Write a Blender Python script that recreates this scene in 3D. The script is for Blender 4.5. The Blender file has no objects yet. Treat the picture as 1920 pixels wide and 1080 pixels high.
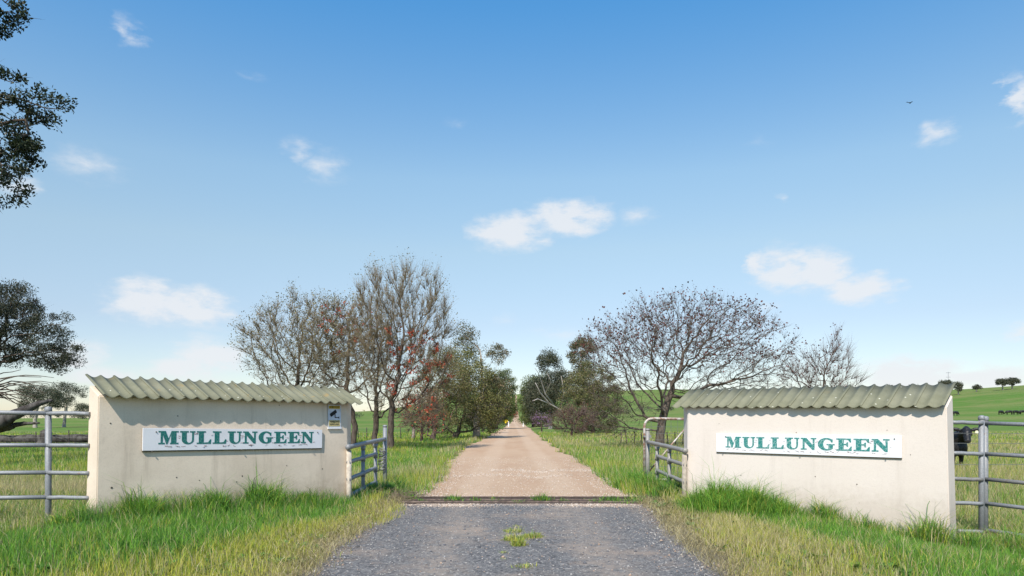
import bpy, bmesh, math, random
import numpy as np
from mathutils import Vector, Matrix

# ------------------------------------------------------------------ camera, world, sun, exposure
S = bpy.context.scene
C = S.collection
EYE, HOR, F = 1.46, 788.0, 1280.0        # eye height (m), horizon row and focal length in photo pixels
cam_d = bpy.data.cameras.new('camera')
cam = bpy.data.objects.new('camera', cam_d)
C.objects.link(cam)
cam.location = (0, 0, EYE)
cam.rotation_euler = (math.radians(90), 0, 0)
cam_d.sensor_width = 36.0
cam_d.lens = 36.0 * F / 1920.0
cam_d.shift_y = (HOR - 540.0) / 1920.0
cam_d.clip_end = 9000
S.camera = cam

SUN = Vector((-0.30, -1.0, 1.20)).normalized()
sun_d = bpy.data.lights.new('sun', 'SUN')
sun_d.energy = 5.0
sun_d.angle = math.radians(0.55)
sun_d.color = (1.0, 0.935, 0.835)
sun = bpy.data.objects.new('sun', sun_d)
C.objects.link(sun)
sun.rotation_euler = SUN.to_track_quat('Z', 'Y').to_euler()
sun.location = (-20, -40, 60)

S.view_settings.view_transform = 'Standard'
S.view_settings.look = 'None'
S.view_settings.exposure = 0.3
S.view_settings.gamma = 1.0

W = bpy.data.worlds.new('World')
S.world = W
W.use_nodes = True
SKY_STRENGTH = 0.11
def build_world():
    nt = W.node_tree
    nt.nodes.clear()
    N, L = nt.nodes.new, nt.links.new
    out = N('ShaderNodeOutputWorld'); bg = N('ShaderNodeBackground')
    L(bg.outputs[0], out.inputs[0])
    bg.inputs[1].default_value = SKY_STRENGTH
    sky = N('ShaderNodeTexSky'); sky.sky_type = 'NISHITA'
    sky.sun_disc = False
    sky.sun_elevation = math.asin(SUN.z)
    sky.sun_rotation = math.atan2(SUN.x, SUN.y)
    sky.altitude = 200; sky.air_density = 1.0; sky.dust_density = 0.25; sky.ozone_density = 2.5
    tc = N('ShaderNodeTexCoord')
    sep = N('ShaderNodeSeparateXYZ'); L(tc.outputs['Generated'], sep.inputs[0])
    def m(op, a, b=None, c=None, clamp=False):
        n = N('ShaderNodeMath'); n.operation = op; n.use_clamp = clamp
        for i, v in enumerate((a, b, c)):
            if v is None: continue
            if isinstance(v, (int, float)): n.inputs[i].default_value = v
            else: L(v, n.inputs[i])
        return n.outputs[0]
    az = m('ARCTAN2', sep.outputs[0], sep.outputs[1])
    el = m('ARCSINE', sep.outputs[2])
    nv = N('ShaderNodeCombineXYZ'); L(az, nv.inputs[0]); L(m('MULTIPLY', el, 2.1), nv.inputs[1])
    no1 = N('ShaderNodeTexNoise'); no1.inputs['Scale'].default_value = 9; no1.inputs['Detail'].default_value = 5
    L(tc.outputs['Generated'], no1.inputs['Vector'])
    no2 = N('ShaderNodeTexNoise'); no2.inputs['Scale'].default_value = 24; no2.inputs['Detail'].default_value = 7
    no2.inputs['Roughness'].default_value = 0.6
    L(nv.outputs[0], no2.inputs['Vector'])
    sc1 = N('ShaderNodeSeparateColor'); L(no1.outputs['Color'], sc1.inputs[0])
    sc2 = N('ShaderNodeSeparateColor'); L(no2.outputs['Color'], sc2.inputs[0])
    az2 = m('ADD', az, m('MULTIPLY', m('SUBTRACT', sc2.outputs[0], 0.5), 0.075))
    el2 = m('ADD', el, m('MULTIPLY', m('SUBTRACT', sc2.outputs[1], 0.5), 0.03))
    # (px, py, half width, half height, strength) of the fair-weather clouds
    clouds = [(242, 60, 34, 30, .42), (472, 138, 45, 12, .2), (165, 310, 105, 42, .36), (560, 280, 42, 26, .36),
              (612, 312, 48, 40, .34), (960, 434, 90, 38, .95), (1065, 408, 88, 38, 1.), (1195, 402, 55, 22, .35),
              (270, 562, 88, 48, 1.), (365, 578, 92, 46, .95), (1470, 502, 70, 48, .95), (1535, 506, 78, 46, 1.), (1612, 541, 82, 34, .9),
              (1417, 494, 28, 26, .8), (1750, 251, 56, 28, .5), (1912, 180, 34, 52, .65), (1467, 371, 20, 14, .35),
              (390, 672, 90, 48, .8), (330, 690, 80, 36, .7), (150, 672, 80, 40, .6), (190, 702, 90, 26, .85), (1700, 702, 130, 40, 1.), (1850, 712, 120, 30, .85),
              (1905, 622, 40, 20, .6), (25, 350, 60, 36, .5), (1440, 574, 45, 14, .35), (950, 598, 45, 18, .2), (1050, 628, 80, 22, .3), (850, 228, 40, 14, .15), (1425, 262, 40, 14, .18)]
    cmb = N('ShaderNodeCombineXYZ'); L(az2, cmb.inputs[0]); L(el2, cmb.inputs[1]); vec2 = cmb.outputs[0]
    acc = None
    for (px, py, rx, ry, st) in clouds:
        a = math.atan((px - 960) / F); e = math.atan((HOR - py) / F * math.cos(a))
        ra = rx / F * math.cos(a) ** 2 * 1.1; re = ry / F * math.cos(a) * 1.15
        vm = N('ShaderNodeVectorMath'); vm.operation = 'MULTIPLY_ADD'; L(vec2, vm.inputs[0])
        vm.inputs[1].default_value = (1 / ra, 1 / re, 0); vm.inputs[2].default_value = (-a / ra, -e / re, 0)
        ln = N('ShaderNodeVectorMath'); ln.operation = 'LENGTH'; L(vm.outputs[0], ln.inputs[0])
        v = m('MULTIPLY_ADD', ln.outputs['Value'], -st * 1.5, st * 1.5)
        acc = v if acc is None else m('MAXIMUM', acc, v)
    acc = m('MAXIMUM', acc, 0.0)
    # the sky goes on beyond the frame with the same scattered small clouds
    gen = m('MULTIPLY', m('SUBTRACT', sc1.outputs[2], 0.62), 3.0, clamp=True)
    beyond = m('MULTIPLY', m('SUBTRACT', m('ABSOLUTE', az), 0.72), 8.0, clamp=True)
    acc = m('MAXIMUM', acc, m('MULTIPLY', gen, beyond))
    rough = m('MULTIPLY', m('SUBTRACT', sc2.outputs[2], 0.44), 2.8)
    dens = m('MULTIPLY', acc, m('ADD', rough, 0.85))
    mr = N('ShaderNodeMapRange'); mr.interpolation_type = 'SMOOTHSTEP'
    L(dens, mr.inputs[0]); mr.inputs[1].default_value = 0.05; mr.inputs[2].default_value = 1.0
    fac = m('MULTIPLY', mr.outputs[0], 0.84)
    mix = N('ShaderNodeMix'); mix.data_type = 'RGBA'
    L(fac, mix.inputs[0])
    tint = N('ShaderNodeMix'); tint.data_type = 'RGBA'; tint.blend_type = 'MULTIPLY'; tint.inputs[0].default_value = 1.0
    L(sky.outputs[0], tint.inputs[6])
    cr = N('ShaderNodeValToRGB'); L(sep.outputs[2], cr.inputs[0])      # colour response of the clear sky with elevation
    stops = [(0.0, (.88, .86, .90)), (.137, (1.20, 1.06, .98)), (.24, (1.55, 1.40, 1.14)), (.33, (1.58, 1.60, 1.36)), (.52, (.72, 1.48, 1.72)), (1.0, (.55, 1.35, 1.75))]
    e = cr.color_ramp.elements
    while len(e) < len(stops): e.new(.5)
    for k, (p_, c_) in enumerate(stops): e[k].position = p_; e[k].color = (*c_, 1)
    L(cr.outputs[0], tint.inputs[7])
    L(tint.outputs[2], mix.inputs[6])
    mix.inputs[7].default_value = (6.3, 6.45, 6.7, 1)
    L(mix.outputs[2], bg.inputs[0])
build_world()
W.cycles.sampling_method = 'MANUAL'; W.cycles.sample_map_resolution = 256
S.cycles.max_bounces = 6; S.cycles.diffuse_bounces = 3; S.cycles.glossy_bounces = 2; S.cycles.transmission_bounces = 3

# ------------------------------------------------------------------ helpers
rng = np.random.default_rng(7)
random.seed(7)

def P(px, py, Y):
    return Vector(((px - 960) / F * Y, Y, EYE - (py - HOR) / F * Y))
def PX(px, Y): return (px - 960) / F * Y
def PZ(py, Y): return EYE - (py - HOR) / F * Y

def tag(o, label=None, cat=None, group=None, kind=None):
    if label: o['label'] = label
    if cat: o['category'] = cat
    if group: o['group'] = group
    if kind: o['kind'] = kind
    return o
def empty(name, loc=(0, 0, 0), rz=0.0):
    o = bpy.data.objects.new(name, None)
    o.empty_display_size = 0.2
    C.objects.link(o); o.location = loc; o.rotation_euler = (0, 0, rz)
    return o
def link(name, me, mat=None, parent=None, loc=None):
    o = bpy.data.objects.new(name, me)
    C.objects.link(o)
    if mat and not me.materials: me.materials.append(mat)
    if parent: o.parent = parent
    if loc is not None: o.location = loc
    return o
def from_bm(name, bm, mat, parent=None, smooth=False, loc=None):
    me = bpy.data.meshes.new(name)
    bmesh.ops.recalc_face_normals(bm, faces=bm.faces)
    bm.to_mesh(me); bm.free()
    if smooth:
        me.polygons.foreach_set('use_smooth', [True] * len(me.polygons))
    return link(name, me, mat, parent, loc)

def np_mesh(name, co, polys, col=None, smooth=False):
    """co (n,3); polys list of int arrays (m,k); col (n,3) linear colours per vertex"""
    me = bpy.data.meshes.new(name)
    co = np.asarray(co, np.float32)
    me.vertices.add(len(co)); me.vertices.foreach_set('co', co.ravel())
    loops = np.concatenate([p.ravel() for p in polys]).astype(np.int32)
    tot = np.concatenate([np.full(len(p), p.shape[1], np.int32) for p in polys])
    st = np.concatenate([[0], np.cumsum(tot)[:-1]]).astype(np.int32)
    me.loops.add(len(loops)); me.loops.foreach_set('vertex_index', loops)
    me.polygons.add(len(tot)); me.polygons.foreach_set('loop_start', st)
    if smooth: me.polygons.foreach_set('use_smooth', np.ones(len(tot), bool))
    if col is not None:
        ca = me.color_attributes.new('tint', 'FLOAT_COLOR', 'POINT')
        c4 = np.ones((len(co), 4), np.float32); c4[:, :3] = col
        ca.data.foreach_set('color', c4.ravel())
    me.update(calc_edges=True); me.validate()
    return me

def add_box(bm, c, s, rz=0.0):
    m = Matrix.Translation(c) @ Matrix.Rotation(rz, 4, 'Z') @ Matrix.Diagonal((s[0], s[1], s[2], 1))
    return bmesh.ops.create_cube(bm, size=1.0, matrix=m)['verts']
def add_tube(bm, pts, r, n=10, cap=True):
    pts = [Vector(p) for p in pts]
    rr = r if isinstance(r, (list, tuple)) else [r] * len(pts)
    prev = None; rings = []
    ref = None
    for i, p in enumerate(pts):
        t = (pts[min(i + 1, len(pts) - 1)] - pts[max(i - 1, 0)]).normalized()
        if ref is None:
            ref = Vector((0, 0, 1)) if abs(t.z) < 0.9 else Vector((1, 0, 0))
        a = (ref - t * ref.dot(t)).normalized(); b = t.cross(a); ref = a
        rings.append([bm.verts.new(p + (a * math.cos(2 * math.pi * k / n) + b * math.sin(2 * math.pi * k / n)) * rr[i]) for k in range(n)])
    for i in range(len(rings) - 1):
        for k in range(n):
            f = bm.faces.new((rings[i][k], rings[i][(k + 1) % n], rings[i + 1][(k + 1) % n], rings[i + 1][k]))
            f.smooth = True
    if cap:
        bm.faces.new(rings[0][::-1]); bm.faces.new(rings[-1])
def tube(name, pts, r, mat, parent=None, n=10):
    bm = bmesh.new(); add_tube(bm, pts, r, n)
    me = bpy.data.meshes.new(name); bmesh.ops.recalc_face_normals(bm, faces=bm.faces); bm.to_mesh(me); bm.free()
    return link(name, me, mat, parent)

def vnoise(x, y, scale, seed):
    """smooth value noise in [0,1]"""
    r = np.random.default_rng(seed); T = r.random((256, 256))
    x = np.asarray(x) / scale + 1000.0; y = np.asarray(y) / scale + 1000.0
    xi = np.floor(x).astype(int); yi = np.floor(y).astype(int)
    fx = x - xi; fy = y - yi; fx = fx * fx * (3 - 2 * fx); fy = fy * fy * (3 - 2 * fy)
    g = lambda a, b: T[a & 255, b & 255]
    return (g(xi, yi) * (1 - fx) + g(xi + 1, yi) * fx) * (1 - fy) + (g(xi, yi + 1) * (1 - fx) + g(xi + 1, yi + 1) * fx) * fy
def sstep(a, b, x):
    t = np.clip((np.asarray(x, float) - a) / (b - a), 0, 1)
    return t * t * (3 - 2 * t)

# ------------------------------------------------------------------ materials
def mat_new(name):
    m = bpy.data.materials.new(name); m.use_nodes = True
    nt = m.node_tree
    return m, nt, nt.nodes['Principled BSDF']
def mixrgb(nt, fac, a, b, blend='MIX'):
    n = nt.nodes.new('ShaderNodeMix'); n.data_type = 'RGBA'; n.blend_type = blend
    for i, v in ((0, fac), (6, a), (7, b)):
        if isinstance(v, (int, float)): n.inputs[i].default_value = v
        elif isinstance(v, tuple): n.inputs[i].default_value = (*v[:3], 1)
        else: nt.links.new(v, n.inputs[i])
    return n.outputs[2]
def noise(nt, scale, detail=4, rough=0.55, vec=None, dist=0.0, fac=True):
    n = nt.nodes.new('ShaderNodeTexNoise')
    n.inputs['Scale'].default_value = scale; n.inputs['Detail'].default_value = detail
    n.inputs['Roughness'].default_value = rough; n.inputs['Distortion'].default_value = dist
    if vec is not None: nt.links.new(vec, n.inputs['Vector'])
    return n.outputs['Fac'] if fac else n.outputs['Color']
def ramp(nt, v, a, b, va=0.0, vb=1.0):
    n = nt.nodes.new('ShaderNodeMapRange'); n.interpolation_type = 'SMOOTHSTEP'
    nt.links.new(v, n.inputs[0])
    for i, k in enumerate((a, b, va, vb)): n.inputs[i + 1].default_value = k
    return n.outputs[0]
def mth(nt, op, a, b=None):
    n = nt.nodes.new('ShaderNodeMath'); n.operation = op
    for i, v in enumerate((a, b)):
        if v is None: continue
        if isinstance(v, (int, float)): n.inputs[i].default_value = v
        else: nt.links.new(v, n.inputs[i])
    return n.outputs[0]
def pos(nt, scale=None):
    g = nt.nodes.new('ShaderNodeNewGeometry').outputs['Position']
    if scale is None: return g
    mp = nt.nodes.new('ShaderNodeMapping'); mp.inputs['Scale'].default_value = scale
    nt.links.new(g, mp.inputs[0]); return mp.outputs[0]
def bump(nt, bs, h, strength, dist):
    b = nt.nodes.new('ShaderNodeBump'); b.inputs['Strength'].default_value = strength; b.inputs['Distance'].default_value = dist
    nt.links.new(h, b.inputs['Height']); nt.links.new(b.outputs[0], bs.inputs['Normal'])
def simple(name, col, rough=0.7, metal=0.0, var=0.25, scale=12.0, bumpk=0.0):
    m, nt, bs = mat_new(name)
    p = pos(nt)
    f = noise(nt, scale, 6, 0.6, p)
    lo = tuple(c * (1 - var) for c in col); hi = tuple(min(1, c * (1 + var)) for c in col)
    nt.links.new(mixrgb(nt, ramp(nt, f, 0.3, 0.7), lo, hi), bs.inputs['Base Color'])
    bs.inputs['Roughness'].default_value = rough; bs.inputs['Metallic'].default_value = metal
    bs.inputs['Specular IOR Level'].default_value = 0.3
    if bumpk: bump(nt, bs, f, bumpk, 0.02)
    return m
def foliage_mat(name, transl=0.35, rough=0.55, spec=0.25):
    m, nt, bs = mat_new(name)
    a = nt.nodes.new('ShaderNodeAttribute'); a.attribute_name = 'tint'
    nt.links.new(a.outputs['Color'], bs.inputs['Base Color'])
    bs.inputs['Roughness'].default_value = rough; bs.inputs['Specular IOR Level'].default_value = spec
    tr = nt.nodes.new('ShaderNodeBsdfTranslucent'); nt.links.new(a.outputs['Color'], tr.inputs[0])
    mx = nt.nodes.new('ShaderNodeMixShader'); mx.inputs[0].default_value = transl
    nt.links.new(bs.outputs[0], mx.inputs[1]); nt.links.new(tr.outputs[0], mx.inputs[2])
    nt.links.new(mx.outputs[0], nt.nodes['Material Output'].inputs[0])
    return m
M = {}
M['grass'] = foliage_mat('grass_blades', 0.35, 0.6, 0.15)
M['leaf'] = foliage_mat('leaves', 0.25, 0.5, 0.3)
M['stone'] = foliage_mat('stones', 0.0, 0.9, 0.1)

def bark_mat(name, a, b, scale=9):
    m, nt, bs = mat_new(name)
    p = pos(nt, (1, 1, 0.35))
    f = noise(nt, scale, 8, 0.65, p, 0.6)
    g = noise(nt, scale * 5, 4, 0.6, p)
    c = mixrgb(nt, ramp(nt, f, 0.35, 0.65), a, b)
    c = mixrgb(nt, ramp(nt, g, 0.5, 0.8, 0, 0.5), c, tuple(x * 0.5 for x in a))
    nt.links.new(c, bs.inputs['Base Color']); bs.inputs['Roughness'].default_value = 0.9
    bs.inputs['Specular IOR Level'].default_value = 0.1
    bump(nt, bs, f, 0.7, 0.03)
    return m
M['bark'] = bark_mat('bark_dark', (0.055, 0.042, 0.034), (0.13, 0.105, 0.085))
M['bark_mid'] = bark_mat('bark_brown', (0.075, 0.058, 0.046), (0.16, 0.13, 0.105))
M['bark_twig'] = bark_mat('bark_twig', (0.125, 0.10, 0.066), (0.235, 0.19, 0.13))
M['bark_red'] = bark_mat('bark_reddish', (0.10, 0.065, 0.055), (0.17, 0.125, 0.105))
M['bark_pale'] = bark_mat('bark_pale', (0.24, 0.20, 0.17), (0.46, 0.41, 0.36), 5)
M['bark_white'] = bark_mat('bark_dead_white', (0.35, 0.31, 0.28), (0.55, 0.50, 0.46), 5)
M['log'] = bark_mat('weathered_log', (0.035, 0.030, 0.027), (0.11, 0.10, 0.092), 4)

def wall_mat(name, base, stain, stain_amt):
    m, nt, bs = mat_new(name)
    tc = nt.nodes.new('ShaderNodeTexCoord').outputs['Object']
    f1 = noise(nt, 0.9, 6, 0.6, tc)
    mp = nt.nodes.new('ShaderNodeMapping'); mp.inputs['Scale'].default_value = (5.5, 5.5, 0.55); nt.links.new(tc, mp.inputs[0])
    f2 = noise(nt, 1.0, 7, 0.65, mp.outputs[0])
    f3 = noise(nt, 60, 5, 0.6, tc)
    f4 = noise(nt, 14, 5, 0.7, tc)
    c = mixrgb(nt, ramp(nt, f1, 0.35, 0.72, 0, stain_amt), base, stain)
    c = mixrgb(nt, ramp(nt, f2, 0.52, 0.80, 0, stain_amt * 0.9), c, tuple(x * 0.72 for x in stain))
    c = mixrgb(nt, ramp(nt, f3, 0.45, 0.75, 0, 0.18), c, tuple(x * 0.6 for x in stain))
    # small chips and spatter
    vo = nt.nodes.new('ShaderNodeTexVoronoi'); vo.inputs['Scale'].default_value = 3.6; nt.links.new(tc, vo.inputs['Vector'])
    ch = mth(nt, 'SUBTRACT', vo.outputs['Distance'], mth(nt, 'MULTIPLY', f4, 0.05))
    c = mixrgb(nt, ramp(nt, ch, 0.0, 0.03, 0.75, 0.0), c, (0.16, 0.13, 0.10))
    # splash band of soil at the foot
    sp = nt.nodes.new('ShaderNodeSeparateXYZ'); nt.links.new(tc, sp.inputs[0])
    hz = mth(nt, 'ADD', sp.outputs[2], mth(nt, 'MULTIPLY', f4, -0.5))
    c = mixrgb(nt, ramp(nt, hz, -0.15, 0.35, stain_amt * 0.9, 0.0), c, (0.30, 0.22, 0.15))
    nt.links.new(c, bs.inputs['Base Color']); bs.inputs['Roughness'].default_value = 0.92
    bs.inputs['Specular IOR Level'].default_value = 0.12
    h = mth(nt, 'ADD', f3, mth(nt, 'MULTIPLY', f4, 1.5))
    bump(nt, bs, h, 0.16, 0.008)
    return m
M['wall_a'] = wall_mat('painted_render_stained', (0.72, 0.605, 0.485), (0.52, 0.425, 0.33), 0.7)
M['wall_b'] = wall_mat('painted_render', (0.69, 0.61, 0.545), (0.62, 0.53, 0.455), 0.35)

def sheet_mat(name, rust):
    m, nt, bs = mat_new(name)
    p = pos(nt)
    f = noise(nt, 3.0, 7, 0.65, p); g = noise(nt, 45, 5, 0.6, p); r = noise(nt, 5.5, 5, 0.6, p, 0.8)
    oi = nt.nodes.new('ShaderNodeObjectInfo').outputs['Random']
    c = mixrgb(nt, ramp(nt, f, 0.3, 0.7), (0.15, 0.148, 0.092), (0.215, 0.207, 0.137))
    c = mixrgb(nt, mth(nt, 'MULTIPLY', oi, 0.35), c, (0.185, 0.18, 0.13))
    c = mixrgb(nt, ramp(nt, g, 0.5, 0.75, 0, 0.45), c, (0.15, 0.155, 0.11))
    c = mixrgb(nt, ramp(nt, r, 0.60, 0.76, 0, rust), c, (0.30, 0.20, 0.07))
    vo = nt.nodes.new('ShaderNodeTexVoronoi'); vo.inputs['Scale'].default_value = 7.0; nt.links.new(p, vo.inputs['Vector'])
    c = mixrgb(nt, ramp(nt, vo.outputs['Distance'], 0.055, 0.10, 0.8, 0.0), c, (0.62, 0.60, 0.50))   # lichen spots
    nt.links.new(c, bs.inputs['Base Color']); bs.inputs['Roughness'].default_value = 0.75
    bs.inputs['Specular IOR Level'].default_value = 0.25
    bump(nt, bs, g, 0.3, 0.006)
    return m
M['sheet_a'] = sheet_mat('fibre_cement_rusty', 0.8)
M['sheet_b'] = sheet_mat('fibre_cement', 0.15)

def pipe_mat(name, col, rust_amt, rust=(0.23, 0.10, 0.045)):
    m, nt, bs = mat_new(name)
    p = pos(nt)
    f = noise(nt, 8, 7, 0.7, p); g = noise(nt, 60, 4, 0.6, p)
    c = mixrgb(nt, ramp(nt, g, 0.35, 0.7), tuple(x * 0.85 for x in col), tuple(x * 1.12 for x in col))
    c = mixrgb(nt, ramp(nt, f, 0.66 - 0.25 * rust_amt, 0.78 - 0.2 * rust_amt, 0, 0.9), c, rust)
    nt.links.new(c, bs.inputs['Base Color'])
    bs.inputs['Roughness'].default_value = 0.55; bs.inputs['Metallic'].default_value = 0.15
    bump(nt, bs, g, 0.2, 0.004)
    return m
M['galv'] = pipe_mat('galvanised_pipe', (0.23, 0.235, 0.245), 0.12)
M['galv_rust'] = pipe_mat('galvanised_pipe_rusting', (0.20, 0.195, 0.19), 0.6, (0.16, 0.11, 0.08))
M['galv_paint'] = pipe_mat('painted_grey_pipe', (0.27, 0.252, 0.23), 0.3, (0.26, 0.2, 0.14))
M['rusty_white'] = pipe_mat('rusty_white_pipe', (0.55, 0.50, 0.45), 1.0, (0.24, 0.11, 0.06))
M['wire'] = simple('wire', (0.22, 0.22, 0.21), 0.5, 0.5)
M['rail_rust'] = simple('rusty_rail', (0.07, 0.05, 0.041), 0.85, 0.1, 0.4, 25, 0.4)
M['rail_dusty'] = simple('dusty_rail', (0.17, 0.125, 0.10), 0.9, 0.0, 0.5, 9, 0.3)
M['post_wood'] = bark_mat('fence_post_wood', (0.10, 0.075, 0.055), (0.22, 0.17, 0.13), 12)
M['picket'] = simple('steel_picket', (0.055, 0.045, 0.04), 0.8, 0.2, 0.3)

def ground_mat():
    m, nt, bs = mat_new('paddock_soil_and_grass')
    p = pos(nt)
    sp = nt.nodes.new('ShaderNodeSeparateXYZ'); nt.links.new(p, sp.inputs[0])
    big = noise(nt, 0.012, 6, 0.6, p); mid = noise(nt, 0.12, 6, 0.6, p); fine = noise(nt, 1.3, 8, 0.7, p)
    tiny = noise(nt, 14, 6, 0.7, p)
    near = mixrgb(nt, ramp(nt, mid, 0.35, 0.65), (0.085, 0.135, 0.026), (0.17, 0.165, 0.06))
    near = mixrgb(nt, ramp(nt, fine, 0.4, 0.7, 0, 0.7), near, (0.13, 0.115, 0.06))
    near = mixrgb(nt, ramp(nt, tiny, 0.4, 0.7, 0, 0.6), near, (0.06, 0.075, 0.02))
    band = noise(nt, 0.03, 5, 0.6, pos(nt, (0.25, 1.0, 1.0)))
    far = mixrgb(nt, ramp(nt, band, 0.38, 0.62), (0.085, 0.165, 0.030), (0.155, 0.19, 0.055))
    far = mixrgb(nt, ramp(nt, big, 0.5, 0.75, 0, 0.6), far, (0.17, 0.175, 0.07))
    far = mixrgb(nt, ramp(nt, fine, 0.45, 0.75, 0, 0.6), far, (0.07, 0.12, 0.03))
    far = mixrgb(nt, ramp(nt, mid, 0.45, 0.70, 0, 0.55), far, (0.19, 0.185, 0.075))
    ax = mth(nt, 'ADD', mth(nt, 'ABSOLUTE', sp.outputs[0]), mth(nt, 'MULTIPLY', mth(nt, 'SUBTRACT', fine, 0.5), 1.2))
    edge = mth(nt, 'MULTIPLY', ramp(nt, ax, 2.3, 3.1, 1.0, 0.0), ramp(nt, sp.outputs[1], 14, 16, 1.0, 0.0))
    near = mixrgb(nt, mth(nt, 'MULTIPLY', edge, 0.9), near, mixrgb(nt, ramp(nt, tiny, 0.35, 0.65), (0.21, 0.165, 0.12), (0.33, 0.27, 0.20)))
    c = mixrgb(nt, ramp(nt, sp.outputs[1], 35, 90), near, far)
    nt.links.new(c, bs.inputs['Base Color']); bs.inputs['Roughness'].default_value = 0.95
    bs.inputs['Specular IOR Level'].default_value = 0.05
    bump(nt, bs, fine, 0.6, 0.15)
    return m
M['ground'] = ground_mat()
def dirt_mat():
    m, nt, bs = mat_new('dirt_road')
    p = pos(nt)
    sp = nt.nodes.new('ShaderNodeSeparateXYZ'); nt.links.new(p, sp.inputs[0])
    a = noise(nt, 0.5, 6, 0.6, pos(nt, (1.6, 0.35, 1))); b = noise(nt, 2.2, 7, 0.65, p); t = noise(nt, 38, 6, 0.75, p); t2 = noise(nt, 9, 6, 0.7, p)
    c = mixrgb(nt, ramp(nt, a, 0.35, 0.68), (0.46, 0.30, 0.18), (0.39, 0.225, 0.12))
    # wheel tracks: paler compacted ground either side of the crown
    x = mth(nt, 'SUBTRACT', sp.outputs[0], 0.15)
    wob = mth(nt, 'ADD', mth(nt, 'ABSOLUTE', x), mth(nt, 'MULTIPLY', mth(nt, 'SUBTRACT', b, 0.5), 0.5))
    tr = mth(nt, 'ABSOLUTE', mth(nt, 'SUBTRACT', wob, 0.95))
    c = mixrgb(nt, ramp(nt, tr, 0.15, 0.55, 0.6, 0.0), c, (0.53, 0.375, 0.25))
    c = mixrgb(nt, ramp(nt, b, 0.45, 0.75, 0, 0.5), c, (0.42, 0.26, 0.145))
    c = mixrgb(nt, ramp(nt, t2, 0.5, 0.72, 0, 0.35), c, (0.56, 0.43, 0.31))
    c = mixrgb(nt, ramp(nt, t, 0.52, 0.75, 0, 0.75), c, (0.26, 0.175, 0.12))
    c = mixrgb(nt, ramp(nt, t, 0.2, 0.42, 0.7, 0), c, (0.60, 0.49, 0.40))
    c = mixrgb(nt, 0.30, c, (0.47, 0.385, 0.315))
    nt.links.new(c, bs.inputs['Base Color']); bs.inputs['Roughness'].default_value = 0.95
    bs.inputs['Specular IOR Level'].default_value = 0.05
    bump(nt, bs, mth(nt, 'ADD', t, b), 0.6, 0.04)
    return m
M['dirt'] = dirt_mat()
def seal_mat():
    m, nt, bs = mat_new('chip_seal')
    p = pos(nt)
    vo = nt.nodes.new('ShaderNodeTexVoronoi'); vo.inputs['Scale'].default_value = 48; nt.links.new(p, vo.inputs['Vector'])
    vs = nt.nodes.new('ShaderNodeSeparateColor'); nt.links.new(vo.outputs['Color'], vs.inputs[0])
    v2 = nt.nodes.new('ShaderNodeTexVoronoi'); v2.inputs['Scale'].default_value = 24; nt.links.new(p, v2.inputs['Vector'])
    v2s = nt.nodes.new('ShaderNodeSeparateColor'); nt.links.new(v2.outputs['Color'], v2s.inputs[0])
    sp = nt.nodes.new('ShaderNodeSeparateXYZ'); nt.links.new(p, sp.inputs[0])
    a = noise(nt, 0.75, 6, 0.6, p); b = noise(nt, 6, 6, 0.7, p)
    c = mixrgb(nt, vs.outputs[0], (0.080, 0.079, 0.083), (0.265, 0.258, 0.252))
    c = mixrgb(nt, ramp(nt, vs.outputs[1], 0.90, 0.96, 0, 0.85), c, (0.46, 0.43, 0.40))
    c = mixrgb(nt, ramp(nt, v2s.outputs[1], 0.93, 0.97, 0, 0.6), c, (0.03, 0.03, 0.035))
    c = mixrgb(nt, ramp(nt, b, 0.35, 0.65, 0, 0.35), c, (0.10, 0.10, 0.11))
    # pink dust carried from the dirt road, mostly along the wheel paths
    c = mixrgb(nt, ramp(nt, mth(nt, 'ADD', a, mth(nt, 'MULTIPLY', b, 0.25)), 0.60, 0.86, 0, 0.85), c, (0.33, 0.265, 0.215))
    wx = mth(nt, 'ADD', mth(nt, 'ABSOLUTE', mth(nt, 'SUBTRACT', sp.outputs[0], 0.12)), mth(nt, 'MULTIPLY', mth(nt, 'SUBTRACT', a, 0.5), 1.1))
    tr = ramp(nt, mth(nt, 'ABSOLUTE', mth(nt, 'SUBTRACT', wx, 0.85)), 0.05, 0.5, 0.55, 0.0)
    c = mixrgb(nt, mth(nt, 'MULTIPLY', tr, ramp(nt, b, 0.3, 0.6)), c, (0.36, 0.30, 0.25))
    # weathered edges where the stone has stripped to dirt
    ex = mth(nt, 'ADD', mth(nt, 'ABSOLUTE', mth(nt, 'SUBTRACT', sp.outputs[0], 0.05)), mth(nt, 'MULTIPLY', mth(nt, 'SUBTRACT', b, 0.5), 0.7))
    c = mixrgb(nt, ramp(nt, ex, 1.72, 2.1, 0, 0.8), c, (0.25, 0.205, 0.165))
    ed = mth(nt, 'ADD', mth(nt, 'ADD', sp.outputs[1], mth(nt, 'MULTIPLY', b, 0.5)), mth(nt, 'MULTIPLY', mth(nt, 'SUBTRACT', a, 0.5), 2.2))
    c = mixrgb(nt, ramp(nt, ed, 11.6, 12.1, 0, 0.85), c, (0.44, 0.345, 0.275))
    c = mixrgb(nt, 1.0, c, (0.88, 0.86, 0.83), 'MULTIPLY')
    nt.links.new(c, bs.inputs['Base Color']); bs.inputs['Roughness'].default_value = 0.85
    bs.inputs['Specular IOR Level'].default_value = 0.2
    bump(nt, bs, mth(nt, 'ADD', vs.outputs[2], vo.outputs['Distance']), 0.8, 0.012)
    return m
M['seal'] = seal_mat()

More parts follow.
